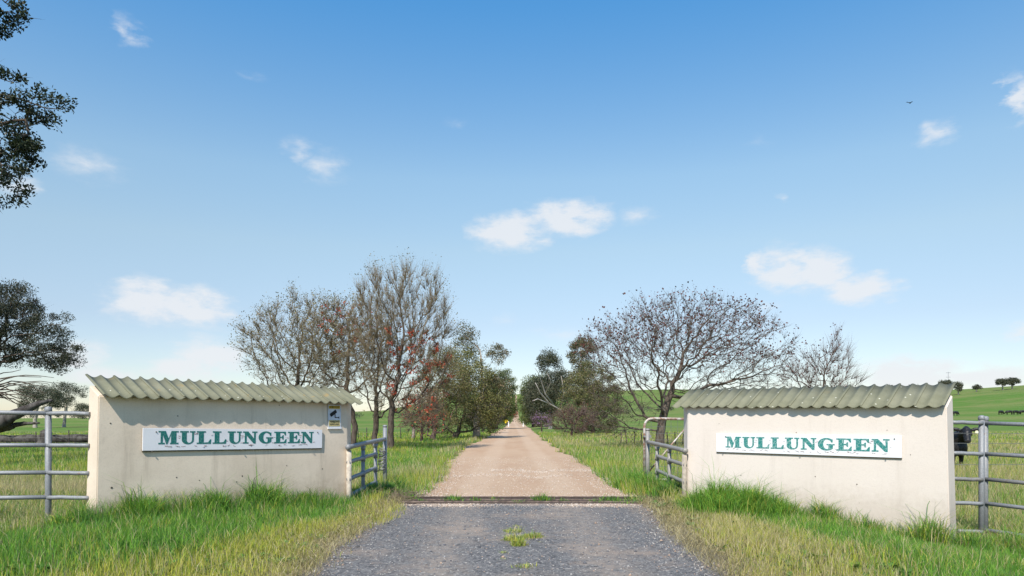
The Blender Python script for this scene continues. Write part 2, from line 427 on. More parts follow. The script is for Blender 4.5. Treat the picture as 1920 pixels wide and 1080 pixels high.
# ------------------------------------------------------------------ terrain
def H(x, y):
    x = np.asarray(x, float); y = np.asarray(y, float)
    off = sstep(3.2, 5.5, np.abs(x))
    h = off * (vnoise(x, y, 3.1, 3) - 0.5) * 0.10
    h += 0.10 * sstep(-2.6, -4.5, x) * (1 - sstep(-5.3, -6.3, x)) * (1 - sstep(16, 30, y))
    h += -0.27 * sstep(3.6, 6.0, x) * (1 - sstep(11, 18, y))
    far = sstep(60, 200, y)
    h += off * (vnoise(x, y, 45, 4) - 0.5) * 1.2 * far
    # the road first runs level, then climbs out of sight
    h += 24 * sstep(300, 1300, y) + 62 * sstep(1250, 2300, y) * np.exp(-(np.clip(-x - 150, 0, None) / 260) ** 2)
    # green hill rising to the right
    h += sstep(60, 420, y) * (12.0 * sstep(15, 330, x) + 0.062 * np.clip(x - 200, 0, 260)) * (1 - 0.5 * sstep(450, 900, y))
    h += 2.0 * sstep(70, 300, y) * sstep(5, 30, np.abs(x))
    # level country to the far left
    h -= 22 * sstep(300, 1300, y) * sstep(-60, -420, x)
    return h
def h1(x, y): return float(H(x, y))

def axis_pos(start, first, growth, end):
    a = [start]; d = first
    while a[-1] < end:
        a.append(a[-1] + d); d *= growth
    return a
ys = np.array([-300, -120, -60, -30, -15, -8, -4, -1, 1] + axis_pos(2.0, 0.5, 1.025, 90)[0:] )
ys = np.concatenate([ys, np.array(axis_pos(ys[-1] + 4, 5, 1.06, 3200))])
xr = np.array([0, 1.2, 2.4, 3.2] + axis_pos(3.7, 0.5, 1.06, 120)[0:])
xr = np.concatenate([xr, np.array(axis_pos(xr[-1] + 10, 14, 1.12, 4000))])
xs = np.concatenate([-xr[::-1][:-1], xr])
gx, gy = np.meshgrid(xs, ys)
gco = np.stack([gx, gy, H(gx, gy)], -1).reshape(-1, 3)
nx, ny = len(xs), len(ys)
ii = (np.arange(ny - 1)[:, None] * nx + np.arange(nx - 1)[None, :]).ravel()
gq = np.stack([ii, ii + 1, ii + nx + 1, ii + nx], -1)
ground = link('ground', np_mesh('ground', gco, [gq], smooth=True), M['ground'])
tag(ground, kind='structure')

def road_c(y): return 0.27 * np.exp(-((y - 13) / 9) ** 2) + 0.006 * np.asarray(y, float) * sstep(30, 120, y)
def road_w(y): return 2.0 + 0.35 * sstep(13, 30, y) + 0.1 * sstep(60, 200, y)
def strip(name, yv, left, right, lift, mat, n=12):
    co = []
    for y, l, r in zip(yv, left, right):
        for k in range(n + 1):
            x = l + (r - l) * k / n
            co.append((x, y, h1(0, y) + lift(y) - (0.012 if k in (0, n) else 0)))
    co = np.array(co); w = n + 1
    i = (np.arange(len(yv) - 1)[:, None] * w + np.arange(n)[None, :]).ravel()
    return link(name, np_mesh(name, co, [np.stack([i, i + 1, i + w + 1, i + w], -1)], smooth=True), mat)
def sub_y(y0, y1, n_near):
    """every terrain row between y0 and y1, finely subdivided close to the camera"""
    rows = [y0] + [float(v) for v in ys if y0 < v < y1] + [y1]
    out = []
    for a, b in zip(rows[:-1], rows[1:]):
        k = n_near if a < 60 else 1
        out += [a + (b - a) * i / k for i in range(k)]
    return np.array(out + [y1])
yv = sub_y(12.9, 2000.0, 4)
wig = lambda y, s, a: (vnoise(y, y * 0 + s, 0.9, 11) - 0.5) * a + (vnoise(y, y * 0 + s, 3.5, 12) - 0.5) * a * 1.5
dirt = strip('dirt_road', yv, road_c(yv) - road_w(yv) + wig(yv, 1, .35), road_c(yv) + road_w(yv) + wig(yv, 5, .35), lambda y: 0.016 + 0.0006 * max(0, y - 40), M['dirt'])
tag(dirt, kind='structure')
yv2 = sub_y(-40.0, 11.86, 4)
seal_l = lambda y: -2.02 + 0.10 * sstep(8, 6, y) - 1.5 * sstep(4, -10, y) - 6 * sstep(-8, -40, y)
seal_r = lambda y: 2.28 - 0.28 * sstep(11, 8, y) + 1.5 * sstep(4, -10, y) + 6 * sstep(-8, -40, y)
seal = strip('driveway', yv2, seal_l(yv2) + wig(yv2, 3, .3), seal_r(yv2) + wig(yv2, 7, .3), lambda y: 0.014, M['seal'])
tag(seal, kind='structure')

# ------------------------------------------------------------------ gateway walls
U_L = Vector((0.643, 0.766, 0)); N_L = Vector((0.766, -0.643, 0))
U_R = Vector((0.7071, -0.7071, 0)); N_R = Vector((-0.7071, -0.7071, 0))
def wall_frame(origin, u, n):
    """matrix with local x along the wall, local y pointing out of its front, z up"""
    return Matrix(((u.x, n.x, 0, origin[0]), (u.y, n.y, 0, origin[1]), (0, 0, 1, 0), (0, 0, 0, 1)))
LF = Vector((-5.33, 8.80, 0)); RF = Vector((3.09, 12.0, 0))
LL, RL = 3.872, 3.932
def build_wall(name, origin, u, n, length, inner_is_end, back_inner, ez0, ez1, rise, run, ov, r0, r1, mwall, msheet, label, flip):
    root = empty(name); root.matrix_world = wall_frame(origin, u, n)
    inv = root.matrix_world.inverted()
    th = 0.32
    f0, f1 = Vector((0, 0, 0)), Vector((length, 0, 0))
    if inner_is_end:
        b0 = Vector((0, -th, 0)); b1 = inv @ (origin + u * length + back_inner)
        o0, o1 = -0.05, 0.0
    else:
        b0 = inv @ (origin + back_inner); b1 = Vector((length, -th, 0)); o0, o1 = 0.0, 0.05
    ez = lambda x: ez0 + (ez1 - ez0) * x / length
    sl = rise / run
    bm = bmesh.new()
    bot = [bm.verts.new((c.x + d, c.y + (0.03 if c.y == 0 else -0.03), -0.45)) for c, d in ((f0, o0), (f1, o1), (b1, o1), (b0, o0))]
    top = [bm.verts.new((c.x, c.y, ez(c.x) + sl * (ov - c.y) - 0.018)) for c in (f0, f1, b1, b0)]
    bm.faces.new(top)
    bm.faces.new(bot[::-1])
    for k in range(4): bm.faces.new((bot[k], bot[(k + 1) % 4], top[(k + 1) % 4], top[k]))
    bmesh.ops.bevel(bm, geom=[e for e in bm.edges], offset=0.012, segments=2, affect='EDGES')
    from_bm('wall', bm, mwall, root)
    # corrugated sheets, two waves each, every one lapping over its neighbour
    ns = 12; w = (r1 - r0) / ns; pitch = w / 2; A = 0.020 if not flip else 0.0165; lap = 0.12
    for k in range(ns):
        bm = bmesh.new()
        x0 = r0 + k * w; x1 = x0 + w
        if flip: xs_ = np.linspace(x0, x1 + pitch * lap, 29)
        else: xs_ = np.linspace(x0 - pitch * lap, x1, 29)
        rows = []
        jit = random.uniform(-0.012, 0.012); dz = random.uniform(-0.003, 0.003)
        for side in (0, 1):
            for v in (0.0, 0.5, 1.0):
                row = []
                for i, x in enumerate(xs_):
                    ph = 2 * math.pi * (x - x0) / pitch
                    prof = A * (1 - 2 * abs(math.sin(ph / 2)) ** 1.25)   # broad troughs, narrower crests, a crest on the joint
                    f = (i / 28.0)
                    tilt = (0.015 * (f if flip else 1 - f))       # lapped edge rides above the next sheet
                    y = ov + jit - (run + jit) * v
                    z = ez(x) + sl * (ov - y) + prof + tilt + dz + 0.034 - (0.008 if side else 0)
                    row.append(bm.verts.new((x, y, z)))
                rows.append(row)
        for a, b, rev in ((0, 1, 0), (1, 2, 0), (3, 4, 1), (4, 5, 1)):
            for i in range(28):
                q = (rows[a][i], rows[a][i + 1], rows[b][i + 1], rows[b][i])
                f = bm.faces.new(q[::-1] if rev else q); f.smooth = True
        for a, b in ((0, 3), (2, 5)):
            for i in range(28): bm.faces.new((rows[a][i], rows[a][i + 1], rows[b][i + 1], rows[b][i]))
        for i in (0, 28):
            for a in (0, 1): bm.faces.new((rows[a][i], rows[a + 1][i], rows[a + 4][i], rows[a + 3][i]))
        from_bm('roof_sheet', bm, msheet, root)
    # form-tie holes are added below as discs with painted shade
    tag(root, label, 'wall')
    return root
wl = build_wall('gateway_wall', LF, U_L, N_L, LL, True, Vector((0, .3, 0)), 1.735, 1.722, 0.285, 0.64, 0.135, 0.03, 4.10,
                M['wall_a'], M['sheet_a'], 'stained beige rendered wall with corrugated cap, left of the driveway, carrying the camera warning sign', False)
wr = build_wall('gateway_wall', RF, U_R, N_R, RL, False, Vector((0, .3, 0)), 1.655, 1.605, 0.33, 0.62, 0.10, -0.255, 3.91,
                M['wall_b'], M['sheet_b'], 'clean cream rendered wall with corrugated cap, right of the driveway in front of the black calf', True)
M['hole_shade'] = simple('tie_hole_shade', (0.11, 0.09, 0.07), 0.95)
def holes(root, pts):  # flat dark discs; the shade inside each tie hole is in their colour
    for (x, z, r) in pts:
        bm = bmesh.new()
        bmesh.ops.create_circle(bm, cap_ends=True, segments=9, radius=r)
        for v in bm.verts:
            k = random.uniform(0.45, 0.85)
            v.co = Vector((v.co.x * k, 0, v.co.y * k))
        ext = bmesh.ops.extrude_face_region(bm, geom=list(bm.faces))
        for e in ext['geom']:
            if isinstance(e, bmesh.types.BMVert): e.co.y += 0.004
        o = from_bm('tie_hole_shade', bm, M['hole_shade'], root); o.location = (x, 0.0115 * (1 if z > 1.2 else 1.0) + 0.03 * (1.73 - z) / 2.18 - 0.012, z)
holes(wl, [(.14, 1.42, .016), (.15, .58, .020), (.98, .66, .013), (1.95, .62, .018), (1.86, .54, .012), (2.7, .74, .013), (3.36, .65, .015), (1.0, 1.52, .013), (2.3, .55, .01), (.75, 1.1, .008), (1.62, 1.45, .01), (1.3, .6, .012)])
holes(wr, [(1.0, .55, .012), (2.2, .60, .011), (2.8, .52, .015), (3.5, .98, .009), (3.2, 1.32, .008), (.6, 1.4, .007)])

# ------------------------------------------------------------------ name boards
def arc(cx, cy, rx, ry, a0, a1, n=14):
    return [(cx + rx * math.cos(math.radians(a0 + (a1 - a0) * k / n)), cy + ry * math.sin(math.radians(a0 + (a1 - a0) * k / n))) for k in range(n + 1)]
s = 0.105      # slab thickness of the serifs
GL = {}
GL['L'] = [(0, 0), (.98, 0), (1.0, .36), (.92, .36), (.80, .13), (.48, s), (.48, 1 - s), (.62, 1 - s), (.62, 1), (0, 1), (0, 1 - s), (.14, 1 - s), (.14, s), (0, s)]
GL['E'] = [(0, 0), (.98, 0), (1.0, .36), (.92, .36), (.80, .13), (.48, s), (.48, .46), (.62, .46), (.68, .32), (.76, .32), (.76, .70), (.68, .70), (.62, .565), (.48, .565),
           (.48, 1 - s), (.76, .885), (.87, .68), (.95, .68), (.94, 1), (0, 1), (0, 1 - s), (.14, 1 - s), (.14, s), (0, s)]
GL['M'] = [(0, 0), (.40, 0), (.40, s), (.275, s), (.275, .74), (.49, 0), (.57, 0), (.80, .76), (.80, s), (.74, s), (.74, 0), (1.28, 0), (1.28, s), (1.14, s), (1.14, 1 - s), (1.28, 1 - s), (1.28, 1),
           (.83, 1), (.645, .42), (.46, 1), (0, 1), (0, 1 - s), (.14, 1 - s), (.14, s), (0, s)]
GL['N'] = [(0, 0), (.42, 0), (.42, s), (.275, s), (.275, .66), (.82, 0), (.98, 0), (.98, 1 - s), (1.1, 1 - s), (1.1, 1), (.70, 1), (.70, 1 - s), (.845, 1 - s), (.845, .42), (.40, 1), (0, 1), (0, 1 - s), (.13, 1 - s), (.13, s), (0, s)]
GL['U'] = ([(0, 1), (0, 1 - s), (.12, 1 - s), (.12, .33)] + arc(.55, .33, .43, .35, 180, 360)[1:-1] +
           [(.98, .33), (.98, 1 - s), (1.08, 1 - s), (1.08, 1), (.70, 1), (.70, 1 - s), (.85, 1 - s), (.85, .33)] + arc(.655, .33, .195, .235, 360, 180, 10)[1:-1] +
           [(.46, .33), (.46, 1 - s), (.60, 1 - s), (.60, 1)])
GL['G'] = (arc(.57, .5, .57, .52, 48, 318, 26) + [(1.0, .36), (1.0, .42), (1.12, .42), (1.12, .52), (.58, .52), (.58, .42), (.70, .42), (.70, .16)] +
           arc(.60, .5, .24, .40, 290, 70, 18) + [(.82, .80), (.90, .64), (.98, .64), (.98, .95)])
M['letter'] = None
def letter_mat(name, col, crack):
    m, nt, bs = mat_new(name)
    tc = pos(nt)
    vo = nt.nodes.new('ShaderNodeTexVoronoi'); vo.feature = 'DISTANCE_TO_EDGE'; vo.inputs['Scale'].default_value = 22; nt.links.new(tc, vo.inputs['Vector'])
    f = noise(nt, 26, 5, 0.6, tc)
    c = mixrgb(nt, f, tuple(x * 0.8 for x in col), tuple(x * 1.2 for x in col))
    c = mixrgb(nt, ramp(nt, vo.outputs['Distance'], 0.0, 0.035, crack, 0.0), c, (0.62, 0.68, 0.66))
    nt.links.new(c, bs.inputs['Base Color']); bs.inputs['Roughness'].default_value = 0.6
    return m
M['letter_a'] = letter_mat('green_lettering', (0.004, 0.135, 0.118), 0.25)
M['letter_b'] = letter_mat('faded_green_lettering', (0.022, 0.205, 0.185), 0.85)
def board_mat(name, base, dirt):
    m, nt, bs = mat_new(name)
    p = pos(nt); f = noise(nt, 5, 6, 0.65, p); g = noise(nt, 30, 5, 0.6, p, 1.0)
    c = mixrgb(nt, ramp(nt, f, 0.4, 0.75, 0, 0.4), base, tuple(x * 0.8 for x in base))
    c = mixrgb(nt, ramp(nt, g, 0.60, 0.72, 0, dirt), c, (0.45, 0.30, 0.25))
    nt.links.new(c, bs.inputs['Base Color']); bs.inputs['Roughness'].default_value = 0.45
    return m
M['board_a'] = board_mat('white_board', (0.72, 0.71, 0.74), 0.15)
M['board_b'] = board_mat('white_board_clean', (0.76, 0.755, 0.77), 0.12)
M['peel'] = simple('peeling_rust', (0.36, 0.20, 0.16), 0.9, 0, 0.4, 40)
M['bracket'] = simple('dark_bracket', (0.10, 0.085, 0.06), 0.8)
M['pale_shadow'] = simple('old_lettering_ghost', (0.62, 0.52, 0.49), 0.8, 0, 0.12, 30)
def name_board(parent_frame, x0, x1, z0l, z0r, hgt, stand, tx0, tx1, lh, ltop, mb, ml, label):
    W_ = x1 - x0
    root = empty('name_board')
    tilt = math.atan2(z0r - z0l, W_)
    root.matrix_world = parent_frame @ Matrix.Translation((x0, stand, z0l)) @ Matrix.Rotation(-tilt, 4, 'Y')
    bm = bmesh.new(); add_box(bm, (W_ / 2, -0.009, hgt / 2), (W_, 0.018, hgt))
    bmesh.ops.bevel(bm, geom=list(bm.edges), offset=0.002, segments=1, affect='EDGES')
    panel = from_bm('panel', bm, mb, root)
    bm = bmesh.new(); add_box(bm, (W_ / 2, -0.02, -0.008), (W_ * 1.0, 0.024, 0.014)); from_bm('bottom_rail', bm, M['bracket'], root)
    word = 'MULLUNGEEN'; adv = [1.36, 1.09, 1.08, 1.06, 1.115, 1.17, 1.23, 1.10, 1.12, 1.18]
    k = (tx1 - tx0) / sum(adv); x = tx0
    def glyph(name, g, ox, oz, sx, y0, y1, mat):
        bm = bmesh.new()
        f = bm.faces.new([bm.verts.new((ox + a * sx, y0, oz + b * lh)) for a, b in g]); f.normal_update()
        bmesh.ops.triangulate(bm, faces=[f])
        ext = bmesh.ops.extrude_face_region(bm, geom=list(bm.faces))
        for e in ext['geom']:
            if isinstance(e, bmesh.types.BMVert): e.co.y = y1
        return from_bm(name, bm, mat, panel)
    for ch, a in zip(word, adv):
        g = GL[ch]; gw = max(p[0] for p in g)
        sx = (a * k - 0.022) / gw
        glyph('letter', g, x, hgt - ltop - lh, sx, -0.001, 0.003, ml)
        # curled flakes left by the old drop shadow under and beside the letter
        if True:
            bm = bmesh.new()
            n = random.randint(3, 5)
            for q in range(n):
                cx = x + random.uniform(0.02, 1.0) * a * k * 0.95; cz = hgt - ltop - lh - random.uniform(0.020, 0.042)
                if random.random() < 0.3: cx = x + a * k - 0.012; cz = hgt - ltop - lh * random.uniform(0.2, 1.0)
                L_ = random.uniform(0.02, 0.07); an = random.uniform(-0.5, 0.5)
                pts = [(cx + L_ * (i / 4 - .5), cz + an * L_ * (i / 4 - .5) + random.uniform(-.006, .006)) for i in range(5)]
                wv = [random.uniform(.001, .005) for _ in range(5)]
                up = [bm.verts.new((p[0], 0.0025 + random.uniform(0, .006), p[1] + w_)) for p, w_ in zip(pts, wv)]
                dn = [bm.verts.new((p[0], 0.0015, p[1] - w_)) for p, w_ in zip(pts, wv)]
                for i in range(4): bm.faces.new((dn[i], dn[i + 1], up[i + 1], up[i]))
            tag(from_bm('paint_flakes', bm, M['peel'], panel), kind='stuff')
        x += a * k
    for bx_, bz in ((0.17, hgt - 0.05), (W_ - 0.09, hgt - 0.045), (0.12, -0.012), (W_ - 0.2, -0.012), (W_ * 0.5, -0.012)):
        bm = bmesh.new()
        bmesh.ops.create_icosphere(bm, subdivisions=1, radius=0.010, matrix=Matrix.Translation((bx_, 0.004, bz)))
        add_tube(bm, [(bx_, -0.04, bz), (bx_, 0.006, bz)], 0.005, 6)
        from_bm('bolt', bm, M['bracket'], panel)
    tag(root, label, 'sign')
    return root
name_board(wl.matrix_world, .521, 3.337, 1.05, .998, .305, .042, .20, 2.67, .182, .036, M['board_a'], M['letter_a'],
           'white name board with dark green slab lettering on the stained left wall')
name_board(wr.matrix_world, .565, 3.394, .925, .930, .312, .036, .17, 2.70, .182, .05, M['board_b'], M['letter_b'],
           'white name board with faded cracked green lettering on the cream right wall')

# camera warning sign on the left wall
M['cctv_panel'] = simple('warning_panel', (0.50, 0.53, 0.60), 0.4, 0.1, 0.12, 9)
M['yellow'] = simple('yellow_label', (0.48, 0.33, 0.045), 0.6, 0, 0.2, 30)
M['yellow_pale'] = simple('faded_yellow_label', (0.52, 0.43, 0.20), 0.6, 0, 0.2, 30)
M['black'] = simple('black_print', (0.012, 0.012, 0.013), 0.6)
cs = empty('warning_sign')
cs.matrix_world = wl.matrix_world @ Matrix.Translation((3.47, 0.012, 1.335))
def flat(name, w, h, cx, cz, y0, y1, mat, rot=0.0):
    bm = bmesh.new(); add_box(bm, (0, (y0 + y1) / 2, 0), (w, y1 - y0, h))
    bmesh.ops.rotate(bm, verts=bm.verts, cent=(0, 0, 0), matrix=Matrix.Rotation(-rot, 3, 'Y'))
    bmesh.ops.translate(bm, verts=bm.verts, vec=(cx, 0, cz))
    return from_bm(name, bm, mat, cs)
flat('panel', 0.255, 0.385, 0.128, 0.19, 0.0, 0.012, M['cctv_panel'])
flat('lower_lip', 0.27, 0.03, 0.128, -0.006, 0.0, 0.022, M['board_b'])
top_label = flat('top_label', 0.225, 0.052, 0.122, 0.345, 0.0125, 0.015, M['yellow'])
lower_label = flat('lower_label', 0.225, 0.105, 0.122, 0.075, 0.0125, 0.015, M['yellow_pale'])
# camera pictogram: body, mount and bracket in one outline set
bm = bmesh.new()
def outline(pts):
    f = bm.faces.new([bm.verts.new((a, 0.0125, b)) for a, b in pts]); f.normal_update()
    bmesh.ops.triangulate(bm, faces=[f])
ca, sa = math.cos(math.radians(33)), math.sin(math.radians(33))
body = [(-.07, -.028), (.05, -.028), (.066, -.022), (.066, .030), (-.07, .030), (-.078, 0)]
outline([(0.105 + a * ca - b * sa, 0.245 + a * sa + b * ca) for a, b in body])
outline([(0.128, 0.165), (0.128, 0.226), (0.143, 0.232), (0.143, 0.178), (0.205, 0.178), (0.205, 0.165)])
outline([(0.207, 0.155), (0.207, 0.188), (0.218, 0.192), (0.218, 0.151)])
ext = bmesh.ops.extrude_face_region(bm, geom=list(bm.faces))
for e in ext['geom']:
    if isinstance(e, bmesh.types.BMVert): e.co.y = 0.016
from_bm('camera_symbol', bm, M['black'], cs)
def text(parent, body, size, x, z, y, mat, width):
    cu = bpy.data.curves.new('print', 'FONT'); cu.body = body; cu.size = size; cu.align_x = 'CENTER'; cu.align_y = 'CENTER'; cu.extrude = 0.0008
    to = bpy.data.objects.new('print', cu); C.objects.link(to)
    bpy.context.view_layer.update()
    me = bpy.data.meshes.new_from_object(to.evaluated_get(bpy.context.evaluated_depsgraph_get()))
    w_ = max(v.co.x for v in me.vertices) - min(v.co.x for v in me.vertices)
    bpy.data.objects.remove(to)
    me.materials.clear(); me.materials.append(mat)
    for v in me.vertices:      # lay the text on the wall plane: x along the wall, z up; the local y axis faces the reader
        v.co = Vector((v.co.x * width / w_, v.co.z, v.co.y))
    o = link('print', me, None, parent, (x, y, z))
    return o
text(top_label, 'SECURITY NOTICE', 0.05, 0.122, 0.345, 0.0162, M['black'], 0.19)
text(lower_label, 'PREMISES AND', 0.045, 0.122, 0.10, 0.0162, M['black'], 0.19)
text(lower_label, 'SURROUNDS', 0.045, 0.122, 0.055, 0.0162, M['black'], 0.19)
tag(cs, 'small grey camera warning sign with yellow strips under the left roof edge', 'sign')

# ------------------------------------------------------------------ pipe fences and gateway wings
def wing(name, x, ynear, yfar, ups, rails, top_far, mat, label, end_mat=None):
    root = empty(name, (x, ynear, 0))
    L_ = yfar - ynear
    cap = lambda p, r: None
    # end post against the wall, with a swivel cap
    bm = bmesh.new(); add_tube(bm, [(0, 0, -0.4), (0, 0, rails[0] - 0.06)], 0.045, 12); from_bm('end_post', bm, end_mat or mat, root)
    for i, u in enumerate(ups):
        bm = bmesh.new(); add_tube(bm, [(0.0, u, -0.3), (0.0, u, rails[0] - 0.03)], 0.036, 10)
        for z in rails[1:]: add_tube(bm, [(0, u, z - 0.05), (0, u, z + 0.05)], 0.047, 10)
        add_tube(bm, [(0, u, rails[0] - 0.10), (0, u, rails[0] - 0.02)], [0.038, 0.052], 10)
        from_bm('upright', bm, mat, root)
    bm = bmesh.new(); add_tube(bm, [(0, L_, -0.3), (0, L_, top_far)], 0.046, 12)
    add_tube(bm, [(0, L_, top_far - 0.02), (0, L_, top_far + 0.012), (0, L_, top_far + 0.028)], [0.051, 0.051, 0.028], 12)
    from_bm('far_post', bm, mat, root)
    for i, z in enumerate(rails):
        n = 13; rise = 0.05
        end = L_ if i == 0 else ups[-1] + 0.03
        pts = [(0.0, -0.04 + (end + 0.04) * k / n, z + rise * ((end) * k / n) / L_ + random.uniform(-.004, .004)) for k in range(n + 1)]
        bm = bmesh.new(); add_tube(bm, pts, 0.042 if i == 0 else 0.036, 12)
        if i == 0: bmesh.ops.create_uvsphere(bm, u_segments=12, v_segments=8, radius=0.055, matrix=Matrix.Translation((0, -0.04, z)))
        from_bm('rail', bm, mat, root, smooth=True)
    tag(root, label, 'fence')
    return root
wing('gateway_wing', -2.80, 11.72, 15.05, [1.12, 2.28], [1.0, .74, .45, .16], 1.33, M['galv'], 'grey pipe wing fence beside the stained left wall, with knotted wire on its far post', simple('cream_painted_post', (0.46, 0.40, 0.33), 0.8))
wing('gateway_wing', 3.02, 11.95, 15.20, [1.15, 2.25], [.93, .68, .38, .10], 1.25, M['galv_paint'], 'grey pipe wing fence beside the cream right wall, next to the rusty gate', simple('weathered_beige_post', (0.33, 0.28, 0.225), 0.8))
# wire coil on the left far post
bm = bmesh.new()
for q in range(4):
    pts = []
    for k in range(34):
        a = k * 0.9 + q
        pts.append((-2.80 - 0.05 + 0.075 * math.cos(a) + random.uniform(-.02, .02), 14.98 + 0.05 * math.sin(a), 0.35 + 0.5 * k / 33 + random.uniform(-.03, .03)))
    add_tube(bm, pts, 0.008, 4)
o = from_bm('wire_coil', bm, M['wire'], smooth=True); tag(o, 'tangle of loose wire hung on the far post of the left wing', 'wire')

def pipe_fence(name, post_list, segs, mats, label, r=0.0275, pr=0.038):
    o0 = post_list[0]; root = empty(name, (o0[0], o0[1], 0)); base = Vector((o0[0], o0[1], 0))
    for (x, y, top) in post_list:
        p = Vector((x, y, 0)) - base
        bm = bmesh.new(); add_tube(bm, [(p.x, p.y, -0.5), (p.x, p.y, top)], pr, 14)
        add_tube(bm, [(p.x, p.y, top - 0.045), (p.x, p.y, top - 0.04), (p.x, p.y, top + 0.004), (p.x, p.y, top + 0.02)], [pr * 1.08, pr * 1.18, pr * 1.12, pr * .5], 14)
        from_bm('post', bm, mats[0], root)
    for i, (a, b) in enumerate(segs):
        a = Vector(a) - base; b = Vector(b) - base
        n = 6
        pts = [a.lerp(b, k / n) + Vector((0, 0, random.uniform(-.004, .004))) for k in range(n + 1)]
        bm = bmesh.new(); add_tube(bm, pts, r, 12)
        from_bm('rail', bm, mats[1] if i % 5 == 2 and len(mats) > 1 else mats[0], root, smooth=False)
    tag(root, label, 'fence'); return root
pl = (-6.10, 8.98)
rz = [1.555, 1.135, .775, .45, .07]
segs = []
for z in rz: segs.append(((pl[0], pl[1] - 0.02, z), (-5.535, 8.955, z - 0.01)))
for z in rz: segs.append(((-9.2, 8.30, z + 0.02), (pl[0], pl[1] - 0.02, z)))
fl = pipe_fence('pipe_fence', [(pl[0], pl[1], 1.62), (-8.6, 8.44, 1.62)], segs, [M['galv']], 'grey five rail pipe fence joining the left wall, in front of the gum trees')
rz2 = [1.42, .99, .635, .30]
segs = [((6.11, 9.50, z + .015), (6.53, 9.47, z)) for z in rz2]
segs.insert(4, ((6.2, 9.5, -.08), (6.53, 9.47, -.09)))
for z in rz2: segs.append(((6.62, 9.56, z), (8.5, 6.9, z - 0.10)))
segs.append(((6.62, 9.56, -.08), (8.5, 6.9, -.16)))
fr = pipe_fence('pipe_fence', [(6.535, 9.5, 1.51), (6.64, 9.58, 1.50), (8.4, 7.05, 1.45)], segs, [M['galv'], M['galv_rust']], 'grey pipe fence with paired posts joining the cream right wall, in front of the calf')

# rusty mesh gate standing open behind the right wing
g = empty('rusty_gate', (2.98, 15.36, 0))
top = 1.50
fr_pts = [(0, 0, 0.05), (0, 0, top - 0.18)] + [(0.18 - 0.18 * math.cos(a), 0.0, top - 0.18 + 0.18 * math.sin(a)) for a in np.linspace(0.2, math.pi / 2, 7)] + [(2.6, 0.25, top - 0.05)]
tube('frame', fr_pts, 0.03, M['rusty_white'], g, 10)
tube('end_bar', [(2.6, 0.25, 0.1), (2.6, 0.25, top - 0.05)], 0.028, M['rusty_white'], g)
tube('bottom_bar', [(0, 0, 0.12), (2.6, 0.25, 0.12)], 0.028, M['rusty_white'], g)
tube('brace', [(0.05, 0, 0.25), (1.05, 0.1, top - 0.1)], 0.018, M['rusty_white'], g)
bm = bmesh.new()
for k in range(1, 17): add_tube(bm, [(2.6 * k / 17, 0.25 * k / 17, 0.12), (2.6 * k / 17, 0.25 * k / 17, top - 0.04)], 0.0035, 4, False)
for k in range(1, 9): add_tube(bm, [(0, 0, 0.12 + 1.35 * k / 9), (2.6, 0.25, 0.12 + 1.3 * k / 9)], 0.0035, 4, False)
tag(from_bm('wire_mesh', bm, M['wire'], g), kind='stuff')
bm = bmesh.new(); add_box(bm, (0.03, -0.08, 1.10), (0.13, 0.12, 0.035)); add_box(bm, (0.1, -0.1, 1.10), (0.05, 0.05, 0.06)); from_bm('hinge', bm, M['galv'], g)
tag(g, 'rusty white pipe gate with wire mesh standing behind the right wing fence', 'gate')

# cattle grid
cg = empty('cattle_grid', (0.2, 12.35, 0))
bm = bmesh.new(); add_box(bm, (0, 0, 0.005), (4.9, 1.06, 0.012)); from_bm('pit_shade_sheet', bm, simple('pit_shade_black', (0.012, 0.010, 0.009), 0.95), cg)  # near-black sheet stands in for the shade down in the uncut pit
rail_me = None
for k in range(7):
    y = -0.48 + 0.16 * k
    bm = bmesh.new()
    prof = [(-.026, 0), (.026, 0), (.026, .014), (.008, .022), (.008, .052), (.022, .060), (.022, .080), (-.022, .080), (-.022, .060), (-.008, .052), (-.008, .022), (-.026, .014)]
    a = [bm.verts.new((-2.4, py, pz)) for py, pz in prof]; b = [bm.verts.new((2.4, py, pz)) for py, pz in prof]
    for i in range(12): bm.faces.new((a[i], a[(i + 1) % 12], b[(i + 1) % 12], b[i]))
    bm.faces.new(a[::-1]); bm.faces.new(b)
    o = from_bm('grid_rail', bm, M['rail_dusty'] if k in (1, 3, 6) else M['rail_rust'], cg, loc=(random.uniform(-.03, .03), y, -0.050 + 0.004 * (k % 2)))
    o.rotation_euler.z = random.uniform(-.003, .003)
for sx in (-1, 1):
    bm = bmesh.new(); add_box(bm, (sx * 2.5, 0, 0.0), (0.10, 1.10, 0.07)); bmesh.ops.bevel(bm, geom=list(bm.edges), offset=.01, segments=1, affect='EDGES')
    from_bm('kerb_beam', bm, M['rail_rust'], cg)
tag(cg, 'dark rusty cattle grid across the driveway between the two wing fences', 'cattle grid')

